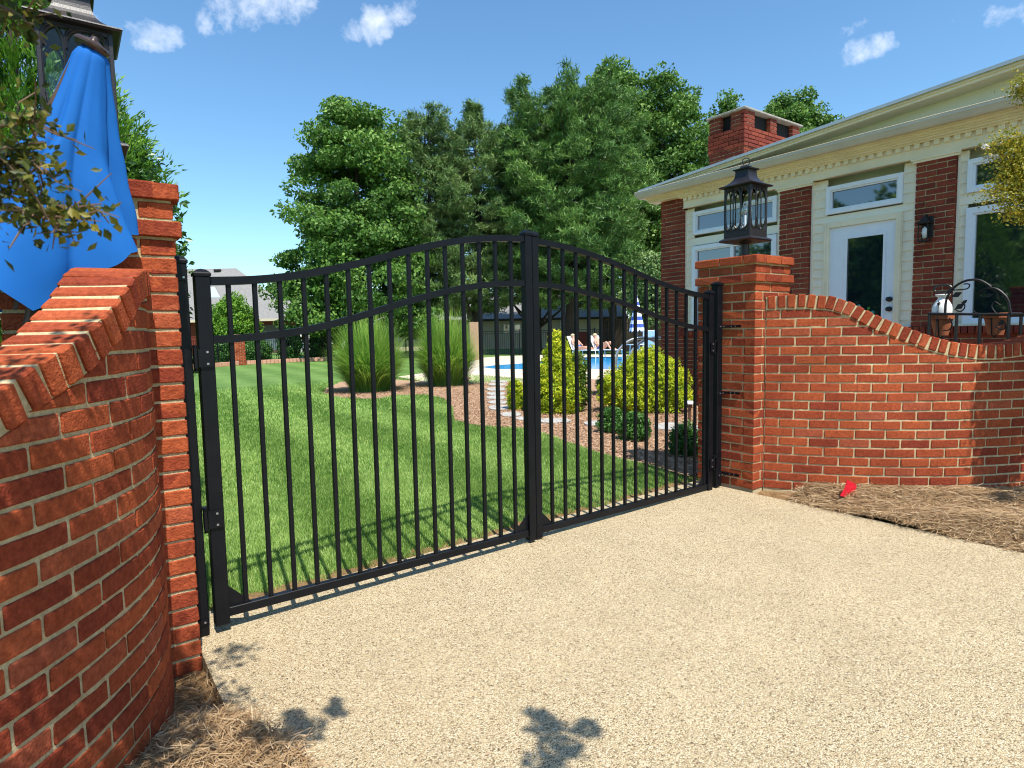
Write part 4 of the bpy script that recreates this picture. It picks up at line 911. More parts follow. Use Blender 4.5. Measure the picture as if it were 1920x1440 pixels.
# ================================================================== BLUE UMBRELLA
T0 = CAM+2.22*ray(172, 90); B0 = CAM+2.22*ray(62, 582)
AXU = unit(B0-T0); B0 = T0+AXU*2.3
ub = thing('patio_umbrella', 'folded bright blue patio umbrella leaning behind the near curved wall', 'umbrella', B0)
_v = unit(T0+AXU*.5-CAM); e2 = -unit(_v-AXU*(_v@AXU)); e1 = np.cross(e2, AXU); e1 = e1 if (e1@AR) > 0 else -e1     # e2 faces the driveway
nphi, nt_ = 144, 44
def cloth(inner=0.0):
    V = []
    for i in range(nt_):
        u = i/(nt_-1)
        for j in range(nphi):
            ph = 2*PI*j/nphi
            dg = math.degrees(ph)
            Lh = np.interp(dg, [0, 25, 51, 69, 81, 90, 102, 114, 150, 180, 215, 235, 255, 275, 300, 340, 360], [.60, .635, .69, .796, .89, .968, .89, .84, .80, .84, .96, 1.08, 1.09, .9, .60, .55, .60])
            t_ = u*Lh; wr = .050+.300*t_; wl = .046+.145*t_+.9*max(0, t_-.36)**1.15; wd = .048+.12*t_
            pl = 1+(.16+.34*min(1, u*1.2))*(abs(math.sin(4*ph+.75+.35*math.sin(3*ph)+.5*u))-.72)*(.35+u*.65)+.03*math.cos(19*ph+5*u)*u*(1-.5*u)+.012*math.sin(u*23+ph*5)
            top = min(1, .5+u*16); r_ = wr*max(0, math.cos(ph))**2+wl*(1-max(0, math.cos(ph))**2)
            x = math.cos(ph)*r_*pl*top; y = math.sin(ph)*wd*pl*top
            V.append(T0+AXU*t_+e1*x*(1-inner)+e2*y*(1-inner))
    return V
mb = MB(); grid(mb, cloth(), nt_, nphi, wrap=True); grid(mb, cloth(.03), nt_, nphi, wrap=True); cn = mb.build('canopy', 'blue_canvas', ub, smooth=True)
mb = MB(); ax_t = unit(-AXU+.25*AR); lathe(mb, T0-AXU*.010, [(0, -.02), (.050, -.018), (.058, -.008), (.058, .0), (.050, .008), (.03, .014), (.015, .02), (.012, .030), (.0, .034)], 28, axis=-AXU+AR*.22); mb.build('finial', 'finial', ub, smooth=False)
mb = MB(); tube(mb, [T0+AXU*.05, T0+AXU*2.3], .022, 12); mb.build('pole', 'umbrella_wood', ub)
for k in range(8):
    ph = 2*PI*k/8+.3; d = e1*math.cos(ph)+e2*math.sin(ph); mb = MB(); a = T0+AXU*.08+d*.03-e1*.02; b_ = T0+AXU*(.98)+d*.11-e1*.10
    tube(mb, [a, a*.5+b_*.5+d*.005, b_], .009, 4); mb.build('rib', 'umbrella_wood', ub)

# ================================================================== STRAW, GRASS, FLAG
def strands(n, xy, zf, seed, Lm=.15, wd=.0016, lift=.035):
    g2 = np.random.default_rng(seed); P = xy(n, g2); n = len(P); az = g2.uniform(0, 2*PI, n); L = g2.uniform(.5, 1.35, n)*Lm; bend = g2.normal(0, .35, n)
    z0_ = zf(P[:, 0], P[:, 1])+g2.uniform(0, lift, n); tilt = g2.normal(0, .16, n); pts = []
    for k in range(4):
        t_ = (k/3-.5)*L; a = az+bend*(k/3-.5)*2
        pts.append(np.stack([P[:, 0]+np.cos(a)*t_, P[:, 1]+np.sin(a)*t_, z0_+tilt*t_+.004-(np.abs(k/3-.5)*2)**2*L*.06], 1))
    side = np.stack([-np.sin(az), np.cos(az), g2.normal(0, .5, n)], 1); side = unit(side)*wd*g2.uniform(.6, 1.5, n)[:, None]
    V = []
    for p in pts: V += [p-side, p+side]
    V = np.stack(V, 1).reshape(-1, 3); b_ = np.arange(n)[:, None]*8
    F = np.concatenate([b_+np.array([[2*k, 2*k+1, 2*k+3, 2*k+2]]) for k in range(3)]); tt = np.tile(np.clip(g2.normal(.52, .24, n), 0, 1), 3)
    mb = MB(); mb.add(V, F, 0, tt); return mb
PTR, TTR = path(4.04, -.262, [(0, 64), (3.1, 0)], 1, 3.4); PTL, TTL = path(-.36, -.25, [(0, 88), (.3, 77), (.6, 62), (1, 50), (2, 30)], -1, 2.2)
def rbed(n, g2):
    P = g2.uniform([3.84, -3.6], [6.2, -.33], (n, 2))
    xw = np.interp(P[:, 1], PTR[::-1, 1], PTR[::-1, 0]); wob = .03*np.sin(P[:, 1]*9)+.02*np.sin(P[:, 1]*23)
    k = (P[:, 0] > 3.835+wob+.10*np.clip((P[:, 1]+.75)/.4, 0, 1)) & (P[:, 0] < xw+.0) & (P[:, 1] < -.55)
    dd = np.hypot(P[:, 0]-CAM[0], P[:, 1]-CAM[1]); return P[k & (dd < 6.9)]
def rz_(x, y): return -.004+.042*np.clip((x-3.86)/.35, 0, 1)+.018*np.sin(x*7+y*5)
mb = MB(); sheet(mb, 3.862, 6.3, -3.6, -.62, lambda X, Y: rz_(X, Y)-.004, 50, 50); 
o = mb.build('pine_straw_mound', 'soil', smooth=True); o['kind'] = 'structure'
o = strands(60000, rbed, rz_, 11, .13, .0015, .03).build('pine_straw', 'straw'); tag(o, None, None, kind='stuff')
def lbed(n, g2):
    P = g2.uniform([-1.0, -2.3], [-.03, -.28], (n, 2)); xw = np.interp(P[:, 1], PTL[::-1, 1], PTL[::-1, 0])
    edge = np.interp(P[:, 1], [-2.3, -1.15, -1.0, -.8, -.3], [-.05, -.10, -.16, -.21, -.235]); den = np.interp(P[:, 1], [-.95, -.72, -.5, -.28], [1, .75, .10, .04])
    return P[(P[:, 0] > xw+.004) & (P[:, 0] < edge) & (g2.random(len(P)) < den)]
def lz_(x, y): return -.10+.095*np.clip((-y-.60)/.35, 0, 1)+.012*np.sin(x*11+y*9)
mb = MB(); sheet(mb, -1.2, -.16, -2.4, -.62, lambda X, Y: lz_(X, Y)-.012, 30, 40); o = mb.build('pine_straw_mound', 'soil', smooth=True); o['kind'] = 'structure'
o = strands(26000, lbed, lz_, 12, .10, .0012, .032).build('pine_straw', 'straw'); tag(o, None, None, kind='stuff')
# stray needles on the slab edges
def stray(n, g2): 
    P = g2.uniform([-.2, -2.0], [3.85, .0], (n, 2)); d = np.minimum(P[:, 0]+.23, 3.85-P[:, 0]); return P[g2.random(n) < np.exp(-d*9)*.9+.012]
o = strands(1100, stray, lambda x, y: zg(x)+.001, 13, .07, .0008, .002).build('fallen_needles', 'straw'); tag(o, None, None, kind='stuff')

# a dry tendril and a few dead leaves lying on the slab
mb = MB(); q0 = gp(1003, 1008, -.03); tube(mb, cr([q0, q0+[.03, -.02, .006], q0+[.05, -.05, .004], q0+[.03, -.07, .01], q0+[.02, -.045, .006], q0+[.055, -.085, .004], q0+[.05, -.12, .002]], 30), .0012, 4)
o = mb.build('dry_tendril', 'straw', loc=q0); tag(o, 'thin dry curled tendril on the slab in front of the gate centre', 'twig')
g2 = np.random.default_rng(8); n = 110; P = g2.uniform([-.2, -1.9], [3.85, .2], (n, 2)); P3 = np.column_stack([P, zg(P[:, 0])+.004]); mb = MB(); leaves(mb, P3, g2.uniform(.006, .02, n), out=np.tile([0, 0, 1.], (n, 1)), bias=.85, asp=.5)
o = mb.build('leaf_litter', 'chips'); tag(o, None, None, kind='stuff')
# turf
def blades(n, x0, x1, y0, y1, hgt, wd, seed, keep):
    g2 = np.random.default_rng(seed); P = g2.uniform([x0, y0], [x1, y1], (n, 2)); P = P[keep(P[:, 0], P[:, 1], g2)]; n = len(P)
    a = R(5); band = np.sin((P[:, 0]*math.cos(a)-P[:, 1]*math.sin(a))*2*PI/1.3+.35*np.sin(P[:, 1]*1.1)+g2.normal(0, .45, n)) > 0
    ln = np.where(band, 1, -1)[:, None]*np.array([[math.sin(a), math.cos(a)]])*.17
    az = g2.uniform(0, 2*PI, n); lean = np.stack([np.cos(az), np.sin(az)], 1)*g2.uniform(.05, .6, (n, 1))+ln; h = hgt*g2.uniform(.55, 1.25, n)
    z = zg(P[:, 0])-.03+.028*np.clip((P[:, 1]-.2)/1.2, 0, 1); b0 = np.column_stack([P, z]); th = g2.uniform(0, 2*PI, n); s = np.stack([np.cos(th), np.sin(th), 0*th], 1)*wd*.5
    m1 = b0+np.column_stack([lean*h[:, None]*.35, h*.6]); tp = b0+np.column_stack([lean*h[:, None]*1.0, h*.95])
    V = np.stack([b0-s, b0+s, m1+s*.8, m1-s*.8, tp], 1).reshape(-1, 3); b_ = np.arange(n)[:, None]*5
    mot = np.sin(P[:, 0]*7+3*np.sin(P[:, 1]*2.3))*np.sin(P[:, 1]*8+2*np.sin(P[:, 0]*3.1))*.10+np.sin(P[:, 0]*23+P[:, 1]*9)*np.sin(P[:, 1]*27-P[:, 0]*6)*.08; t_ = np.clip(g2.normal(.50, .24, n)+np.where(band, .07, -.03)+mot, 0, 1); mb = MB(); mb.add(V, b_+np.array([[0, 1, 2, 3]]), 0, t_); mb.F.append((b_+np.array([[3, 2, 4]]), np.zeros(n, int), t_)); return mb  # band offset puts the stripe sheen of leaning blades into their tint
def inlawn(x, y, g2):
    edge = .335+.035*np.sin(x*4.1)+.02*np.sin(x*11)+.02*g2.normal(size=len(x)); r_ = (y > edge) & ~inpoly(x, y, bx)
    d = np.stack([x-CAM[0], y-CAM[1]]); u = (d[0]*RH[0]+d[1]*RH[1])/(d[0]*FH[0]+d[1]*FH[1]+1e-6)
    return r_ & (u > -.545) & (u < .45) & (g2.random(len(x)) < np.clip((15.2-y)/4, 0, 1))
for k, (n, x0, x1, y0, y1, h, wd) in enumerate(((230000, -.4, 4.2, .2, 2.6, .040, .0034), (190000, -.4, 7, 2.6, 7, .045, .006), (110000, -.5, 10, 7, 15, .05, .013))):
    mb = blades(n, x0, x1, y0, y1, h, wd, 20+k, inlawn)
    if k == 0: A_ = mb
    else:
        for V, (F, m_, t_) in ((mb.V[0], mb.F[0]),): A_.add(V, F-0, 0, t_); A_.F.append((mb.F[1][0]+A_.n-len(V), mb.F[1][1], mb.F[1][2]))
o = A_.build('grass', 'turf'); tag(o, None, None, kind='stuff')
# marker flag
fp = gp(1598, 934, .01)
fl = thing('marker_flag', 'small bright red utility marker flag at the foot of the right wall', 'flag', fp)
mb = MB(); tube(mb, [fp+[0, 0, -.03], fp+[-.008, .0, .03], fp+[-.016, 0, .07]], .0015, 5); mb.build('wire', 'worn_steel', fl)
mb = MB(); c = pY(1589, 914, fp[1]); nu = 7; V = []
cr_ = [(1575, 929), (1594, 936), (1608, 911), (1588, 898)]
q4 = [pY(a, b_, fp[1]) for a, b_ in cr_]
for i in range(nu):
    for j in range(5):
        u, v = i/(nu-1), j/4; p = (q4[0]*(1-u)+q4[1]*u)*(1-v)+(q4[3]*(1-u)+q4[2]*u)*v; V.append(p+np.array([0, -.008*math.sin(u*7+v*3), 0]))
grid(mb, V, nu, 5); mb.build('cloth', 'flag_red', fl)

# ================================================================== GARDEN PLANTS
def shrub(name, label, base, prof, leaf, K, per, rc, size, seed, group=None, lump=.2, asp=.5, droop=0, mats2=None, cat='shrub', flat=.8, sq=(1, 1)):
    root = thing(name, label, cat, base, group); mb, c = tree_crown(base, prof, K, per, rc, size, seed=seed, lump=lump, asp=asp, flat=flat, shell=.45, sq=sq)
    mb.build('foliage', leaf, root); tb = MB(); limbs(tb, base, (base[0], base[1], base[2]+max(p[0] for p in prof)*.6), c, .02, .008, 8, sides=5, bend=.03, seed=seed); tb.build('stems', 'bark', root); return root
GS = 'golden conifer shrubs'
b1 = gp(1056, 776); shrub('golden_shrub', 'tall golden yellow conifer shrub behind the right gate leaf near the centre stile', b1+[.1, .25, 0], [(0.02, .34), (.25, .43), (.5, .38), (.8, .25), (1.05, .12), (1.3, .03)], 'leaf_gold', 560, 70, .11, .075, 31, GS, lump=.35, asp=.24)
b2 = gp(1222, 776); shrub('golden_shrub', 'broad golden yellow conifer shrub between the gate and the house corner', b2+[.25, .3, 0], [(.02, .48), (.25, .63), (.5, .58), (.72, .40), (.9, .2), (1.0, .05)], 'leaf_gold', 760, 70, .12, .075, 32, GS, lump=.35, asp=.24)
b3 = gp(970, 770); shrub('golden_shrub', 'small golden shrub left of the centre stile by the stepping stones', b3+[.05, .1, 0], [(.02, .07), (.2, .11), (.4, .08), (.5, .03)], 'leaf_gold', 110, 60, .08, .065, 33, GS, lump=.35, asp=.24)
b4 = at(1078, 10.2); shrub('green_shrub', 'green and gold shrub behind the tall golden conifer', b4, [(.1, .18), (.5, .22), (.8, .16), (.98, .05)], 'leaf_goldgreen', 110, 90, .10, .045, 34)
SG = 'low green shrubs in the mulch'
for i, (px, py, r_, h, lab) in enumerate(((1155, 814, .15, .30, 'low green shrub at the left of the pair in the mulch bed'), (1200, 829, .17, .32, 'low green shrub at the right of the pair in the mulch bed'), (1296, 858, .14, .34, 'low dark green shrub by the right gate hinge'), (1148, 738, .25, .36, 'low green shrub between the two golden conifers'))):
    b_ = gp(px, py); shrub('green_shrub', lab, b_+[.05, .12, 0], [(.02, r_*.7), (h*.4, r_), (h*.8, r_*.7), (h, r_*.2)], 'leaf_shrub', 90, 70, .075, .042, 40+i, SG, lump=.4, asp=.38)
def reed_clump(label, base, n, H, Rr, seed):
    g2 = np.random.default_rng(seed); root = thing('ornamental_grass', label, 'ornamental grass', base, 'tall arching grasses'); az = g2.uniform(0, 2*PI, n); r0 = g2.uniform(0, 1, n)**.6*.46; lean = g2.uniform(.0, 1, n)**.62*Rr
    L = H*g2.uniform(.5, 1.06, n)*(1-.30*(lean/Rr)**2); d = np.stack([np.cos(az), np.sin(az)], 1); s = np.stack([-np.sin(az), np.cos(az), 0*az], 1); th = g2.uniform(-.8, .8, n); wd = .0070*g2.uniform(.6, 1.3, n); V = []; ns = 6
    jit_ = g2.normal(0, .12, (n, 2))
    for k in range(ns+1):
        t_ = k/ns; out = (r0+lean*(t_**1.45)*.88)[:, None]*d+jit_*t_**2; z = L*(t_*1.0-.50*(lean/Rr)**1.5*t_**2.6); c = np.column_stack([base[0]+out[:, 0], base[1]+out[:, 1], base[2]+z]); w_ = (wd*(1-t_**2.5)+.0006)[:, None]
        V += [c-s*w_, c+s*w_]
    V = np.stack(V, 1).reshape(-1, 3); b_ = np.arange(n)[:, None]*2*(ns+1); F = np.concatenate([b_+np.array([[2*k, 2*k+1, 2*k+3, 2*k+2]]) for k in range(ns)]); bt = np.clip(g2.normal(.36, .30, n), 0, 1)
    tt = np.concatenate([np.clip(bt-.18+.75*k/ns, 0, 1) for k in range(ns)]); mb = MB(); mb.add(V, F, 0, tt); mb.build('blades', 'reed', root)
    mb = MB(); n2 = n//5; a2 = g2.uniform(0, 2*PI, n2); rr = g2.uniform(.1, .42, n2); p = np.stack([base[0]+rr*np.cos(a2), base[1]+rr*np.sin(a2), 0*rr+base[2]], 1); needles(mb, p, unit(np.stack([np.cos(a2)*.6, np.sin(a2)*.6, .7+0*a2], 1)), g2.uniform(.2, .6, n2), .012, np.clip(g2.normal(.1, .1, n2), 0, 1)); mb.build('base_leaves', 'reed', root)
reed_clump('tall arching ornamental grass, the left one of the two clumps behind the gate', gp(694, 733), 5600, 2.02, .98, 51)
reed_clump('tall arching ornamental grass, the right one of the two clumps nearer the pool', gp(838, 722), 5600, 2.1, .90, 52)
# stepping stones
st_px = [(935, 716, 20, 2.2), (932, 722, 19, 2.6), (930, 731, 20, 3.6), (930, 739.5, 20, 3), (931, 747, 21, 3.6), (934, 756, 21, 3.4), (936, 766, 22, 5), (958, 779, 21, 4.5), (990, 787, 26, 4), (1040, 791, 34, 4.6), (1115, 796, 22, 4.6), (1168, 799, 26, 5), (1255, 802, 32, 7), (1300, 806, 30, 6)]
for i, (px, py, a, b_) in enumerate(st_px):
    q = [gp(px+a*math.cos(t_)*(.86+.14*abs(math.sin(2*t_+i))), py+b_*math.sin(t_)) for t_ in np.linspace(0, 2*PI, 9)[:-1]]; mb = MB(); n = len(q)
    V = [(p[0], p[1], .0) for p in q]+[(p[0], p[1], .026) for p in q]; mb.add(V, [[k, (k+1) % n, n+(k+1) % n, n+k] for k in range(n)]); mb.F.append((np.array([[n+k for k in range(n)]]), np.array([0]), np.array([.5])))
    cpt = np.mean(q, axis=0); o = mb.build('stepping_stone', 'stone', loc=(cpt[0], cpt[1], 0))
    where = ['closest to the pool deck', 'second from the pool deck', 'third from the pool deck', 'fourth from the pool deck', 'fifth from the pool deck', 'sixth from the pool deck', 'beside the small golden shrub', 'at the bend of the path left of the centre stile', 'just behind the centre stile of the gate', 'before the tall golden shrub', 'left of the green shrub pair', 'behind the green shrub pair', 'right of the green shrub pair', 'last before the house wall'][i]
    tag(o, 'flat grey stepping stone '+where, 'stepping stone', 'stepping stones through the mulch')
# path lights
for px, py, h, lab in ((877, 741, .36, 'slim copper path light in the mulch beside the stepping stones'), (1071, 776, .40, 'copper path light with white cap in front of the tall golden shrub'), (1293, 802, .33, 'copper path light with white cap by the house corner')):
    b_ = gp(px, py); r_ = thing('path_light', lab, 'garden light', b_, 'garden path lights')
    mb = MB(); lathe(mb, b_, [(.02, 0), (.022, h*.8), (.032, h*.86), (.032, h)], 12); mb.build('stake', 'lamp_copper', r_)
    mb = MB(); lathe(mb, b_+[0, 0, h], [(0, 0), (.075, 0), (.078, .012), (.07, .028), (.03, .04), (0, .042)], 16); mb.build('cap', 'white_vinyl' if px > 900 else 'lamp_copper', r_)

# ================================================================== POOLSIDE
hr = gp(1168, 691); HD = np.linalg.norm((hr-CAM)[:2]); 
rl = thing('pool_handrail', 'pair of curved steel handrails at the pool edge', 'handrail', hr)
for dpx in (0, 26):
    D = 14.6; mb = MB(); P = [CAM+D*ray(a+dpx, b_) for a, b_ in ((1153, 690), (1156, 668), (1166, 650), (1180, 639), (1196, 634), (1212, 634), (1226, 639), (1231, 646))]
    z_off = P[0][2]; P[0][2] = 0.0; tube(mb, cr(P, 40), .034, 8); mb.build('rail', 'chrome', rl, smooth=True)
def lounger(label, base, ang, back_h=.95):
    root = thing('sun_lounger', label, 'sun lounger', base, 'white loungers across the pool'); ca, sa = math.cos(ang), math.sin(ang)
    def L(x, y, z): return (base[0]+x*ca-y*sa, base[1]+x*sa+y*ca, base[2]+z)
    w_ = .33
    def slab(mb, P, t_=.03):    # P: side outline (x,z) pairs
        V = []
        for (x, z) in P: V += [L(x, -w_, z), L(x, w_, z), L(x, w_, z+t_), L(x, -w_, z+t_)]
        grid(mb, V, len(P), 4, wrap=True); mb.F.append((np.array([[mb.n-4, mb.n-3, mb.n-2, mb.n-1]]), np.array([0]), np.array([.5])))
    mb = MB(); slab(mb, [(-.1, .40), (1.25, .40)]); mb.build('seat', 'white_paint', root)
    mb = MB(); slab(mb, [(-.1, .40), (-.48, back_h)]); mb.build('backrest', 'white_paint', root)
    for x in (-.05, 1.1):
        for y in (-w_, w_): mb = MB(); tube(mb, [L(x, y, .4), L(x+.03, y, 0)], .022, 6); mb.build('leg', 'white_paint', root)
    return root, L
lg = []
for px, lab in ((1086, 'white sun lounger on the left across the pool, with a sunbather'), (1128, 'white sun lounger in the middle across the pool, with a sunbather'), (1204, 'empty white sun lounger beside the house corner across the pool')):
    b_ = at(px+(0 if px < 1200 else 16), 30.5 if px < 1200 else 28); lg.append(lounger(lab, b_, -1.55 if px < 1200 else .80, 1.08 if px < 1200 else 1.3))
def person(label, Lf, pose):
    vs = {'pelvis': (.05, 0, .50), 'spine': (-.10, 0, .62), 'chest': (-.24, 0, .82), 'neck': (-.33, 0, .97), 'head': (-.37, 0, 1.07), 'crown': (-.38, 0, 1.18)}
    e = [('pelvis', 'spine'), ('spine', 'chest'), ('chest', 'neck'), ('neck', 'head'), ('head', 'crown')]
    rad = {'pelvis': .15, 'spine': .135, 'chest': .15, 'neck': .055, 'head': .095, 'crown': .06}
    for s, k in (('L', .12), ('R', -.12)):
        kn = .80 if pose == 'knees' else .56
        vs.update({'hip'+s: (.10, k*.8, .50), 'knee'+s: (.52, k*1.1, kn), 'ankle'+s: (.92 if pose != 'knees' else .78, k, .47), 'toe'+s: (1.04 if pose != 'knees' else .92, k, .56 if pose != 'knees' else .46)})
        vs.update({'sh'+s: (-.26, k*1.55, .90), 'el'+s: (-.08, k*2.2, .70), 'ha'+s: (.14, k*1.4, .64)})
        e += [('pelvis', 'hip'+s), ('hip'+s, 'knee'+s), ('knee'+s, 'ankle'+s), ('ankle'+s, 'toe'+s), ('chest', 'sh'+s), ('sh'+s, 'el'+s), ('el'+s, 'ha'+s)]
        rad.update({'hip'+s: .10, 'knee'+s: .065, 'ankle'+s: .042, 'toe'+s: .03, 'sh'+s: .06, 'el'+s: .045, 'ha'+s: .035})
    names = list(vs); root_p = Lf(0, 0, 0); me = bpy.data.meshes.new('person'); me.from_pydata([tuple(np.array(Lf(*vs[n]))-np.array(root_p)) for n in names], [(names.index(a), names.index(b_)) for a, b_ in e], [])
    o = bpy.data.objects.new('person', me); C.objects.link(o); o.location = root_p; ORG[o.name] = np.array(root_p); me.materials.append(MATS['skin'])
    sk = o.modifiers.new('skin', 'SKIN'); sub = o.modifiers.new('sub', 'SUBSURF'); sub.levels = 2; sub.render_levels = 2
    for i, n in enumerate(names): me.skin_vertices[0].data[i].radius = (rad[n], rad[n])
    me.skin_vertices[0].data[0].use_root = True
    tag(o, label, 'person')
    mb = MB(); lathe(mb, Lf(-.40, 0, 1.10), [(0, -.02), (.10, .0), (.115, .05), (.09, .10), (0, .13)], 14); mb.build('hair', 'hair', o, smooth=True)
    mb = MB(); lathe(mb, Lf(.04, 0, .50), [(.155, -.05), (.175, .02), (.165, .09), (.14, .12)], 14, axis=np.array(Lf(-.5, 0, .5))-np.array(Lf(0, 0, 0))); mb.build('swimwear', 'swim', o, smooth=True)
person('sunbather lying back on the left white lounger, arms bent, legs out', lg[0][1], 'flat')
person('sunbather on the middle white lounger with knees drawn up', lg[1][1], 'knees')
b_ = at(1196, 27); pu = thing('striped_parasol', 'closed parasol in blue and white stripes behind the pool handrail', 'parasol', b_)
zt = zpx(556, 27, 1196); zb_ = zpx(621, 27, 1196)
mb = MB(); V = []; rows = 10
for i in range(rows):
    t_ = i/(rows-1)
    for j in range(32): ph = 2*PI*j/32; r_ = (.02+.27*t_**.9)*(1+.16*math.cos(8*ph)); V.append((b_[0]+r_*math.cos(ph), b_[1]+r_*math.sin(ph), zt+(zb_-zt)*t_-(.07*math.cos(8*ph) if i == rows-1 else 0)))
grid(mb, V, rows, 32, wrap=True); mb.build('canopy', 'striped_cloth', pu)
mb = MB(); tube(mb, [b_+[0, 0, .1], (b_[0], b_[1], zt+.05)], .022, 8); mb.build('pole', 'white_paint', pu)
mb = MB(); lathe(mb, b_, [(0, 0), (.28, 0), (.26, .06), (.08, .12), (.07, .5), (0, .5)], 18); mb.build('base', 'white_paint', pu)
tb_ = thing('patio_table', 'round white patio table around the striped parasol', 'table', b_+[.1, .1, 0])
mb = MB(); c_ = b_+[.1, .1, 0]; lathe(mb, c_, [(0, .70), (.5, .70), (.5, .73), (0, .73)], 24); mb.build('table_top', 'white_vinyl', tb_)
for k in range(4): mb = MB(); tube(mb, [c_+[.35*math.cos(k*PI/2+.4), .35*math.sin(k*PI/2+.4), 0], c_+[.3*math.cos(k*PI/2+.4), .3*math.sin(k*PI/2+.4), .7]], .018, 6); mb.build('leg', 'white_vinyl', tb_)

# ================================================================== FENCES AND FAR HOUSES
def iron_fence(label, A, B, h=1.25, sp=.11):
    A = np.array([*A[:2], 0.]); B = np.array([*B[:2], 0.]); L = np.linalg.norm(B-A); d = (B-A)/L; root = thing('iron_fence', label, 'fence', A, 'black iron fences around the garden')
    mb = MB(); n = int(L/sp); pn = np.cross(d, (0, 0, 1))
    for i in range(1, n):
        if i % 20 == 0: continue
        p = A+d*i*sp; obox(mb, p+[0, 0, h*.5+.03], (d, pn, (0, 0, 1)), (.008, .008, h*.5-.03))
    mb.build('picket_panel', 'black_metal', root); mb = MB()
    for z in (.12, h-.16, h-.02): obox(mb, (A+B)/2+[0, 0, z], (d, pn, (0, 0, 1)), (L/2, .014, .014))
    mb.build('rails', 'black_metal', root)
    for i in range(0, n+1, 20): mb = MB(); p = A+d*i*sp; obox(mb, p+[0, 0, (h+.08)/2], (d, pn, (0, 0, 1)), (.03, .03, (h+.08)/2)); mb.build('post', 'black_metal', root)
def far_pier(label, c, w_=.55, h=1.45):
    root = thing('brick_pillar', label, 'brick pillar', (c[0], c[1], 0), 'small brick pillars of the far fence'); mb = MB()
    d = unit(np.array([CAM[0]-c[0], CAM[1]-c[1], 0])); u = np.array([-d[1], d[0], 0]); n = int(h/CH); o = np.array([c[0], c[1], 0])
    for (N2, U2) in ((d, u), (u, -d), (-u, d)):
        lay(mb, o+N2*w_/2-U2*w_/2, U2, N2, w_, 0, n)
    obox(mb, o+[0, 0, h/2], (d, u, (0, 0, 1)), (w_/2-.012, w_/2-.012, h/2), 1); mb.build('shaft', ['brick', 'mortar'], root)
    mb = MB(); obox(mb, o+[0, 0, h+.03], (d, u, (0, 0, 1)), (w_/2+.03, w_/2+.03, .035)); mb.build('cap', 'curb_brick', root)
P1 = gp(450, 684); P0 = gp(398, 688); P2 = gp(660, 673); P3 = gp(880, 660); P4 = gp(1060, 651)
far_pier('small brick pillar of the far fence seen behind the near gate leaf', P1)
fd = unit(P1-P0)
iron_fence('black iron fence left of the small brick pillar', P0-(P1-P0)*1.0, P1-fd*.35, 1.4); iron_fence('black iron fence right of the small brick pillar, behind the lawn', P1+fd*.35, P2, 1.35)
e_ = P2; iron_fence('black iron fence behind the two tall grasses', P2, P3, 1.35)
Q0 = at(905, 36); Q1 = at(1145, 36); iron_fence('black iron fence under the tall pine trees beyond the pool', Q0, Q1, 1.45)
for lab, a, b_ in (('low brick edging left of the small brick pillar', P0-(P1-P0)*1.0, P1-fd*.35), ('low brick edging at the foot of the fence across the lawn', P1+fd*.35, P2)):
    d = unit(b_-a); pn = np.array([-d[1], d[0], 0]); pn = pn if pn@FH < 0 else -pn; L = np.linalg.norm(b_-a); mb = MB(); q = 0
    while q < L: rbox(mb, a+d*(q+.1)+pn*.18+[0, 0, .09], (d, (0, 0, 1), pn), (.092, .10, .05), .01, 0); q += .205
    o = mb.build('brick_edging', 'curb_brick', loc=a); tag(o, lab, 'edging')
# wooden fence beyond the pool
A, B = at(1128, 40), at(1262, 37); d = unit(B-A); pn = np.cross(d, (0, 0, 1)); L = np.linalg.norm(B-A); wfz = thing('wooden_fence', 'dark brown wooden board fence behind the striped parasol', 'fence', A)
mb = MB(); q = 0
while q < L: obox(mb, A+d*(q+.07)+[0, 0, 1.05], (d, pn, (0, 0, 1)), (.066, .012+.006*(int(q*7) % 2), 1.05+g_.normal(0, .01))); q += .15
mb.build('boards', 'fence_wood', wfz)
# far grey-roofed house beyond the lawn (left)
D = 52
def W3(px, D, z): q = at(px, D); return np.array([q[0], q[1], z])
fh = thing('house', 'brick house with grey hipped shingle roof beyond the fence on the left', 'house', W3(500, D, 0))
zE = zpx(598, D, 500); zR = zpx(504, D+6, 400)
a0, a1, b1_, b0_ = W3(150, D, zE), W3(571, D, zE), W3(560, D+13, zE), W3(160, D+13, zE); r0_, r1_ = W3(230, D+6.5, zR), W3(452, D+6.5, zR)
mb = MB(); mb.add([a0, a1, r1_, r0_], [[0, 1, 2, 3]]); mb.add([a1, b1_, r1_], [[0, 1, 2]]); mb.add([b1_, b0_, r0_, r1_], [[0, 1, 2, 3]]); mb.add([b0_, a0, r0_], [[0, 1, 2]]); rfo = mb.build('roof', 'grey_shingle', fh)
mb = MB(); nn = unit(np.cross(a1-a0, r0_-a0)); 
def onroof(px, t_): q = W3(px, D, zE); top = W3(px*.9+35, D+6.5, zR); return q+(top-q)*t_
v = [onroof(398, .40), onroof(422, .40), onroof(414, .60), onroof(391, .60)]; off = np.array([0, 0, .07]); mb.add([p+off for p in v]+[p for p in v], BOXF[[1, 0, 2, 3, 4, 5]]); mb.build('skylight', 'metal_edge', rfo)
mb = MB(); p = onroof(424, .93); obox(mb, p+[0, 0, .12], (RH, FH, (0, 0, 1)), (.3, .15, .1)); mb.build('vent', 'black_void', rfo)
mb = MB(); ins = .6; w0, w1 = W3(170, D+ins, 0), W3(562, D+ins, 0); mb.add([w0, w1, w1+[0, 0, zE], w0+[0, 0, zE]], [[0, 1, 2, 3]]); w2 = W3(552, D+12, 0); mb.add([w1, w2, w2+[0, 0, zE], w1+[0, 0, zE]], [[0, 1, 2, 3]]); mb.build('wall', 'house_brick', fh)
mb = MB(); 
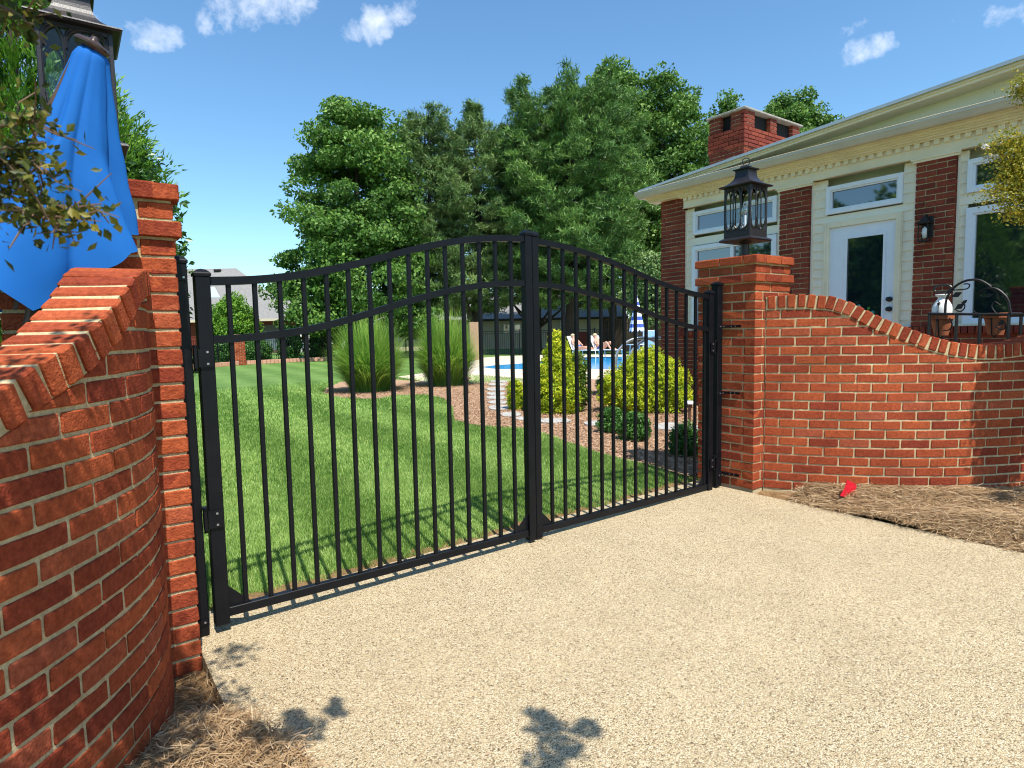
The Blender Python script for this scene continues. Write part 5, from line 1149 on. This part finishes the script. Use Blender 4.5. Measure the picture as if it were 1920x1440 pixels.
for (p, q) in ((a0, a1), (a1, b1_)):
    mb.add([p, q, q+[0, 0, -.2], p+[0, 0, -.2]], [[3, 2, 1, 0]])
mb.build('fascia', 'beige_wall', fh)
mb = MB(); p, q = W3(494, D+ins-.06, 0), W3(545, D+ins-.06, 0); mb.add([p, q, q+[0, 0, 2.4], p+[0, 0, 2.4]], [[0, 1, 2, 3]]); mb.build('garage_door', 'brown_door', fh)
mb = MB(); p = W3(566, D+.3, 0); tube(mb, [p, p+[0, 0, zE]], .06, 6); mb.build('downspout', 'white_paint', fh)
# its porch wing to the right
fw_ = thing('house', 'white columned porch house beyond the fence, partly behind the maple', 'house', W3(600, 56, 0))
zE2 = zpx(601, 56, 600); a0, a1, r0_, r1_ = W3(560, 56, zE2), W3(660, 56, zE2), W3(520, 61, zE2+2.1), W3(600, 61, zE2+2.1); b_ = W3(650, 66, zE2)
mb = MB(); mb.add([a0, a1, r1_, r0_], [[0, 1, 2, 3]]); mb.add([a1, b_, r1_], [[0, 1, 2]]); mb.build('roof', 'grey_shingle', fw_)
mb = MB(); p, q = W3(562, 57.5, 0), W3(655, 57.5, 0); mb.add([p, q, q+[0, 0, zE2], p+[0, 0, zE2]], [[0, 1, 2, 3]]); mb.build('wall', 'house_brick', fw_)
mb = MB(); mb.add([a0, a1, a1+[0, 0, -.35], a0+[0, 0, -.35]], [[3, 2, 1, 0]]); mb.build('fascia', 'white_paint', fw_)
for px in (579, 600, 622, 645): mb = MB(); p = W3(px, 56.2, 0); tube(mb, [p, p+[0, 0, zE2-.2]], .16, 8); mb.build('column', 'white_paint', fw_)
mb = MB(); p, q = W3(583, 57.3, 0), W3(596, 57.3, 0); mb.add([p, q, q+[0, 0, 2.2], p+[0, 0, 2.2]], [[0, 1, 2, 3]]); mb.build('window', 'dark_glass', fw_)
# pale house behind the pines (centre)
ph_ = thing('house', 'long pale house with grey roof behind the pine trunks', 'house', W3(950, 50, 0))
zE3 = zpx(598, 50, 950); zR3 = zpx(556, 58, 950); a0, a1, r0_, r1_ = W3(700, 50, zE3), W3(1180, 50, zE3), W3(740, 58, zR3), W3(1150, 58, zR3)
mb = MB(); mb.add([a0, a1, r1_, r0_], [[0, 1, 2, 3]]); mb.add([a1, W3(1185, 64, zE3), r1_], [[0, 1, 2]]); mb.build('roof', 'grey_shingle', ph_)
mb = MB(); p, q = W3(705, 51, 0), W3(1175, 51, 0); mb.add([p, q, q+[0, 0, zE3], p+[0, 0, zE3]], [[0, 1, 2, 3]]); mb.build('wall', 'beige_wall', ph_)
mb = MB(); mb.add([a0, a1, a1+[0, 0, -.18], a0+[0, 0, -.18]], [[3, 2, 1, 0]]); mb.build('fascia', 'fence_wood', ph_)
for px, z0_ in ((1068, 1.6), (962, 1.2), (1152, 1.4)):
    mb = MB(); c = W3(px, 50.9, z0_+.45); obox(mb, c, (RH, FH, (0, 0, 1)), (.72, .05, .42)); wf = mb.build('window', 'white_paint', ph_); 
    for i in (-1, 0, 1): mb = MB(); obox(mb, c+RH*i*.46-FH*.03, (RH, FH, (0, 0, 1)), (.19, .04, .32)); mb.build('pane', 'dark_glass', wf)
mb = MB(); p, q = W3(1028, 44, 0), W3(1056, 44, 0); obox(mb, (p+q)/2+[0, 0, .8], (RH, FH, (0, 0, 1)), (.6, .3, .8)); 
o = MB(); obox(o, W3(1066, 45, .65), (RH, FH, (0, 0, 1)), (1.5, .15, .65)); o = o.build('brick_garden_wall', 'house_brick', loc=W3(1066, 45, 0)); tag(o, 'low red brick wall beyond the iron fence, above the sunbathers', 'brick wall')
o = MB(); obox(o, W3(892, 31, .95), (RH, FH, (0, 0, 1)), (.24, .24, .95)); o = o.build('tan_pillar', 'mulch', loc=W3(892, 31, 0)); tag(o, 'tan brick pillar at the right edge of the tall grass', 'brick pillar')
# parked car glimpsed between the hedge shrubs
D = 47; cb_ = W3(512, D, 0); car = thing('parked_car', 'dark grey parked car glimpsed through the fence below the far house', 'car', cb_)
mb = MB(); V = []
for (x, z, hw) in ((-2.1, .45, .8), (-2.15, .8, .85), (-1.4, .95, .87), (-.9, 1.4, .68), (.7, 1.45, .7), (1.4, 1.0, .87), (2.1, .85, .82), (2.15, .45, .78)): V += [cb_+RH*x+FH*hw+[0, 0, z], cb_+RH*x-FH*hw+[0, 0, z]]
grid(mb, V, 8, 2); mb.add([cb_+RH*x-FH*.85+[0, 0, z] for (x, z) in ((-2.1, .4), (-2.15, .8), (-1.4, .95), (-.9, 1.4), (.7, 1.45), (1.4, 1.0), (2.1, .85), (2.15, .4))], [list(range(8))]); mb.build('body', 'car_grey', car)
for x in (-1.35, 1.35): mb = MB(); lathe(mb, cb_+RH*x-FH*.88+[0, 0, .33], [(0, 0), (.33, 0), (.33, .2), (0, .2)], 18, axis=FH); mb.build('wheel', 'tire', car)

# hedge shrubs behind the far fence
HG = 'shrubs along the far fence'
for i, (px, D, w_, top, lab) in enumerate(((418, 32, 24, 640, 'leafy shrub left of the small brick pillar'), (485, 33, 22, 640, 'leafy shrub right of the small brick pillar'), (545, 34, 22, 614, 'rounded leafy shrub below the garage door of the far house'), (602, 35, 20, 628, 'loose leafy shrub in front of the white porch'))):
    b_ = at(px, D); r_ = w_/FPX*D; h = zpx(top, D, px); shrub('hedge_shrub', lab, b_, [(.05, r_*.8), (h*.5, r_), (h*.85, r_*.7), (h, r_*.25)], 'leaf_shrub', 120, 60, .25, .13, 60+i, HG)
b_ = at(440, 35); h = zpx(556, 35, 440); shrub('evergreen_bush', 'large rounded evergreen in front of the grey roof, between the first pickets', b_, [(.4, 1.1), (h*.5, 1.42), (h*.8, 1.0), (h, .2)], 'leaf_arb', 420, 70, .35, .14, 66, lump=.15)

# ================================================================== TREES
def T(px, D): return at(px, D)
def zz(y, D, px): return zpx(y, D, px)
D = 36; h = zz(178, D, 700)
far_tree('maple_tree', 'broad dark green maple, leftmost of the big trees behind the gate', T(684, D), [(1.2, 3.6), (3, 4.6), (5, 4.2), (8, 3.4), (11, 2.8), (13.2, 2.0), (h-.6, 1.0)], 'leaf_maple', K=460, per=220, rc=.92, flat=.55, size=.22, trunk_r=.32, seed=71, shell=.4, nl=22, lump=.34)
D = 40; h = zz(140, D, 900)
pine('pine_tree', 'pale green pine with thin spiky top between the maple and the tallest tree', T(900, D), h-2.6, [(2.5, 3.2), (5, 5.4), (8, 5.2), (11, 3.9), (13, 2.6), (h-4, .5)], 'needle_light', nb=170, seed=4, trunk_r=.42, tuft=.42, blade=.30, wid=.06, per=34, fork=(-1.6, -.6, 0))
pine('pine_tree', 'slim pale pine growing beside the maple', T(812, 38), zz(235, 38, 812), [(3, 3.2), (6, 3.4), (10, 2.9), (13, 1.9), (15.5, .4)], 'needle_light', nb=130, seed=5, trunk_r=.25, tuft=.42, blade=.30, wid=.06, per=32)
D = 38; h = zz(88, D, 1050)
pine('pine_tree', 'tallest dark green pine in the middle of the group', T(1075, D), h-3.8, [(2.6, 3.0), (5, 4.8), (8, 4.6), (10.5, 4.7), (13, 4.1), (15, 3.2), (h-6, 2.4), (h-4.7, 1.7)], 'needle_dark', nb=220, seed=6, trunk_r=.5, tuft=.45, blade=.32, wid=.06, per=36, up=.5)
D = 46; far_tree('oak_tree', 'mid green leafy tree right of the tallest pine', T(1245, D), [(3, 2.6), (6, 3.3), (10, 3.6), (14, 3.4), (17, 2.8), (18.6, 1.9), (zz(160, D, 1215), .7)], 'leaf_oak', K=460, per=150, rc=.95, flat=.6, size=.26, trunk_r=.34, seed=73, shell=.3, nl=20)
D = 47; far_tree('oak_tree', 'leafy crown peeping up between the tallest pine and the mid green tree', T(1152, D), [(8, 2.6), (14, 3.0), (17, 2.9), (19.3, 1.9), (zz(138, D, 1145), .7)], 'leaf_oak', K=380, per=120, rc=.9, size=.27, trunk_r=.34, seed=74, shell=.3)
D = 34; far_tree('willow_tree', 'small grey green tree right of the striped parasol', T(1222, D), [(1.6, .9), (3.2, 1.3), (4.6, 1.1), (zz(480, D, 1222), .4)], 'needle_light', K=150, per=110, rc=.45, size=.17, trunk_r=.1, seed=75)
D = 44; far_tree('pine_bough_tree', 'dense dark tree filling in behind the pine trunks', T(1010, D), [(4.2, 3.6), (6.5, 4.6), (9, 4.2), (13, 2.8), (15, .8)], 'needle_dark', K=380, per=120, rc=.8, size=.26, trunk_r=.3, seed=76)
D = 52; far_tree('oak_tree', 'leafy tree rising behind the chimney', T(1478, D), [(10, 3.0), (15, 3.8), (17.4, 3.2), (zz(198, D, 1478), 1.3)], 'leaf_oak', K=420, per=110, rc=.8, size=.28, trunk_r=.3, seed=77, shell=.3)
far_tree('oak_tree', 'small treetop at the left side of the chimney', T(1362, D), [(12, 1.3), (16.4, 1.5), (zz(190, D, 1362), .35)], 'leaf_oak', K=90, per=110, rc=.7, size=.27, trunk_r=.2, seed=78, shell=.3)
far_tree('far_tree', 'light green tree behind the roof of the far house', T(545, 75), [(2, 3), (5, 3.5), (zz(524, 75, 545), 1)], 'leaf_oak', K=160, per=90, rc=1, size=.35, trunk_r=.3, seed=79)
# out-of-frame trees that the window panes reflect
gT = far_tree('maple_tree', 'dark tree standing left of the garden, mirrored in the house windows', (-12, 6.5, 0), [(1, 2.5), (4, 3.2), (7, 2.2), (9.5, .5)], 'leaf_maple', K=260, per=90, rc=.8, size=.28, trunk_r=.3, seed=80)
far_tree('maple_tree', 'round tree further left of the garden, mirrored in the door glass', (-14, 13, 0), [(1, 3), (4, 3.6), (6, 2.4), (7.5, .5)], 'leaf_oak', K=240, per=90, rc=.8, size=.28, trunk_r=.3, seed=81)
# near conifers behind the left pillar
def conifer(name, label, base, prof, leaf, K, per, rc, seed, size=.05):
    root = thing(name, label, 'conifer', base); g2 = np.random.default_rng(seed); mb = MB(); z1 = prof[-1][0]; zs = []
    while len(zs) < K:
        z = g2.uniform(prof[0][0], z1)
        if g2.random() < prof_r(z, prof)/max(p[1] for p in prof)+.08: zs.append(z)
    zs = np.array(zs); az = g2.uniform(0, 2*PI, K); rr = prof_r(zs, prof)*g2.uniform(.55, 1.06, K); d = np.stack([np.cos(az), np.sin(az), 0*az], 1); c = np.array(base)+d*rr[:, None]+np.stack([0*zs, 0*zs, zs], 1)
    u = unit(d*.55+np.array([0, 0, .85])+g2.normal(0, .18, (K, 3))); fanp = unit(np.cross(u, g2.normal(size=(K, 3))))   # flat upright sprays
    tt = g2.uniform(0, 1, (K, per, 1)); sp = (g2.uniform(-1, 1, (K, per, 1)))*(.25+.75*tt)*.55; P = c[:, None]+u[:, None]*tt*rc+fanp[:, None]*sp*rc+g2.normal(0, .006, (K, per, 3))
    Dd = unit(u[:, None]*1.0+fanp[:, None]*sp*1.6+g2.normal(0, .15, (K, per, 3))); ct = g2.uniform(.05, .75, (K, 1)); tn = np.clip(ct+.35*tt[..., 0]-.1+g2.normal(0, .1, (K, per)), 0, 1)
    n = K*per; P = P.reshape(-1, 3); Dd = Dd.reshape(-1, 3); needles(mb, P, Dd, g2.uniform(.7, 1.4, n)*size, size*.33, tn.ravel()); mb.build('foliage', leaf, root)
    tb = MB(); tube(tb, [np.array(base), np.array(base)+[0, 0, z1*.9]], [.07, .02], 8); tb.build('trunk', 'bark', root); return root
conifer('arborvitae', 'tall bright green arborvitae behind the near lantern', (-.80, 2.35, -.05), [(.1, .62), (1.0, .74), (2.0, .82), (2.47, .86), (3.15, .52), (3.9, .16), (4.35, .03)], 'leaf_arb', 3400, 34, .16, 91, .042)
conifer('arborvitae', 'bright arborvitae at the far left edge, beyond the near lantern', tuple(at(40, 4.9, -.05)), [(.1, .62), (1.0, .7), (2.6, .66), (3.6, .42), (4.5, .1)], 'leaf_arb', 2600, 34, .16, 94, .042)
conifer('arborvitae', 'arborvitae further left behind the umbrella', (-2.6, 3.4, -.05), [(.1, .8), (1.5, 1.0), (3.2, .85), (4.6, .45), (5.4, .05)], 'leaf_arb', 2600, 30, .2, 92, .055)
hb = shrub('holly_tree', 'darker narrow holly climbing up behind the near brick pillar', (-.34, 2.15, -.05), [(.1, .30), (1.0, .40), (2.0, .48), (2.4, .42), (2.75, .24), (3.0, .06)], 'leaf_holly', 420, 90, .13, .05, 93, cat='tree', lump=.25)

# crepe myrtle branches (near camera, left) and on the right
def myrtle(label, name, trunk, twigs, canopy, leaf, seed, lsize=.028, nper=15, flowers=None):
    g2 = np.random.default_rng(seed); root = thing(name, label, 'crepe myrtle', trunk[0], 'crepe myrtles'); tb = MB()
    for P in [trunk]: tube(tb, cr(P, 24), np.linspace(.035, .012, len(cr(P, 24))), 8)
    LP = []; LO = []
    for P, r_ in twigs:
        Q = np.array(cr(P, 30)); tube(tb, Q, np.linspace(r_, r_*.25, len(Q)), 6)
        for _ in range(int(len(Q)*(.30 if nper < 10 else .9))):
            i = int(g2.integers(len(Q)//5, len(Q))); d = unit(g2.normal(size=3)+np.array([0, 0, -.1])); L = g2.uniform(.03, .075)*1.0; a = Q[i]; b_ = a+d*L; tube(tb, [a, (a+b_)/2+g2.normal(0, .004, 3), b_], [.0016, .0013, .0007], 4, cap=False)
            n = int(nper*g2.uniform(.6, 1.3)); t_ = g2.uniform(.15, 1.05, (n, 1)); LP.append(a+(b_-a)*t_+g2.normal(0, .010 if nper < 10 else .042, (n, 3))); LO.append(np.tile(d, (n, 1)))
        n = len(Q)*2; k = g2.integers(0, len(Q), n); LP.append(Q[k]+g2.normal(0, .014, (n, 3))); LO.append(unit(g2.normal(size=(n, 3))))
    mb = MB(); leaves(mb, np.concatenate(LP), lsize, out=np.concatenate(LO), bias=.35, asp=.6)
    if canopy is not None:
        for (c, r_, n) in canopy:
            d = unit(g2.normal(size=(n, 3)))*g2.uniform(.1, 1, (n, 1))**.5; nc_ = 11 if nper < 10 else 24; clump = unit(g2.normal(size=(nc_, 3)))*g2.uniform(.2, .95, (nc_, 1))*r_; P = np.array(c)+clump[g2.integers(0, nc_, n)]+d*r_*.42; leaves(mb, P, .040, asp=.55)
    mb.build('leaves', leaf, root); tb.build('branches', 'twig', root)
    if flowers:
        mb = MB()
        for c, r_, n in flowers: d = unit(g2.normal(size=(n, 3))); leaves(mb, np.array(c)+d*r_*g2.uniform(.4, 1, (n, 1)), .014, out=d, bias=.5, asp=.9, tint=g2.random(n))
        mb.build('blossoms', 'blossom', root)
    return root
def cp(px, py, d): return CAM+d*ray(px, py)
tw = []
g3 = np.random.default_rng(99)
for (a, b_, c_, e__) in (((-80, 300, .80), (40, 290, .80), (70, 300, .79), (75, 330, .79)), ((-90, 340, .82), (0, 360, .81), (90, 395, .80), (190, 382, .79)), ((-90, 380, .80), (10, 385, .79), (60, 400, .78), (110, 420, .77)), ((40, 372, .8), (80, 400, .8), (130, 408, .79), (152, 405, .79)),
                        ((-80, 240, .84), (10, 235, .83), (50, 230, .83), (72, 225, .82)), ((-80, 20, .95), (-10, 10, .93), (30, 25, .92), (50, 40, .9)),
                        ((-80, 420, .8), (-20, 330, .8), (20, 300, .8), (60, 270, .8)), ((-80, 260, .82), (-10, 290, .8), (30, 330, .8), (60, 360, .8))):
    tw.append(([cp(*a), cp(*b_), cp(*c_), cp(*e__)], .0035))
can = [((-.62, -1.85, 2.72), .28, 620), ((-.64, -1.95, 2.32), .29, 700), ((-.78, -2.12, 2.68), .32, 750), ((-.80, -2.15, 2.22), .32, 800), ((-.98, -2.32, 2.55), .36, 850), ((-.98, -2.35, 2.05), .34, 800), ((-1.15, -2.2, 2.9), .38, 900), ((-1.7, -2.0, 2.7), .6, 1100), ((-.26, -2.47, 2.6), .12, 260), ((-.40, -2.52, 2.62), .11, 220), ((-.16, -2.43, 2.6), .07, 90), ((.40, -3.06, 2.6), .11, 260), ((.50, -3.09, 2.62), .08, 120), ((.30, -3.14, 2.58), .08, 120), ((.42, -2.93, 2.6), .06, 70)]
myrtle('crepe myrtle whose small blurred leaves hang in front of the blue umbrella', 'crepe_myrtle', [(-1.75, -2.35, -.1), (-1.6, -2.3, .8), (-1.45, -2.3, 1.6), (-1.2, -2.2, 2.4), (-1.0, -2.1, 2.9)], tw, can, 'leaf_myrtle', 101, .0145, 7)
rt = []
for P in (((2010, 300), (1955, 330), (1900, 345), (1862, 362)), ((2010, 280), (1950, 300), (1900, 300), (1856, 278)), ((2000, 260), (1950, 290), (1910, 280), (1880, 262)), ((2010, 330), (1960, 320), (1915, 320), (1885, 310)), ((2000, 420), (1955, 405), (1915, 395), (1878, 402)), ((2010, 340), (1960, 360), (1920, 375), (1900, 365)), ((2000, 190), (1950, 175), (1925, 165), (1906, 160)), ((2005, 300), (1960, 310), (1930, 330), (1900, 320)), ((2000, 310), (1955, 345), (1920, 335), (1880, 335))):
    rt.append(([cp(*q, 4.4) for q in P], .006))
fl_ = [(cp(1848, 276, 4.4), .022, 90), (cp(1868, 292, 4.4), .016, 60), (cp(1880, 262, 4.4), .03, 150), (cp(1893, 258, 4.4), .022, 90), (cp(1872, 268, 4.4), .02, 70), (cp(1908, 290, 4.4), .024, 90), (cp(1908, 162, 4.4), .02, 80), (cp(1903, 377, 4.4), .012, 40), (cp(1878, 396, 4.4), .010, 30), (cp(1857, 292, 4.4), .012, 40)]
can2 = [((5.13, -2.52, 2.45), .27, 1500), ((5.13, -2.45, 1.95), .26, 1500), ((5.15, -2.55, 2.9), .28, 1400), ((5.12, -2.4, 1.6), .22, 700), ((5.5, -2.6, 2.6), .3, 1300), ((5.5, -2.55, 2.1), .3, 1300), ((5.75, -2.6, 2.3), .4, 1500), ((5.35, -2.5, 3.1), .36, 1500), ((5.3, -2.2, 1.75), .26, 900), ((4.72, -2.62, 1.75), .13, 240), ((4.98, -2.62, 1.75), .13, 240)]
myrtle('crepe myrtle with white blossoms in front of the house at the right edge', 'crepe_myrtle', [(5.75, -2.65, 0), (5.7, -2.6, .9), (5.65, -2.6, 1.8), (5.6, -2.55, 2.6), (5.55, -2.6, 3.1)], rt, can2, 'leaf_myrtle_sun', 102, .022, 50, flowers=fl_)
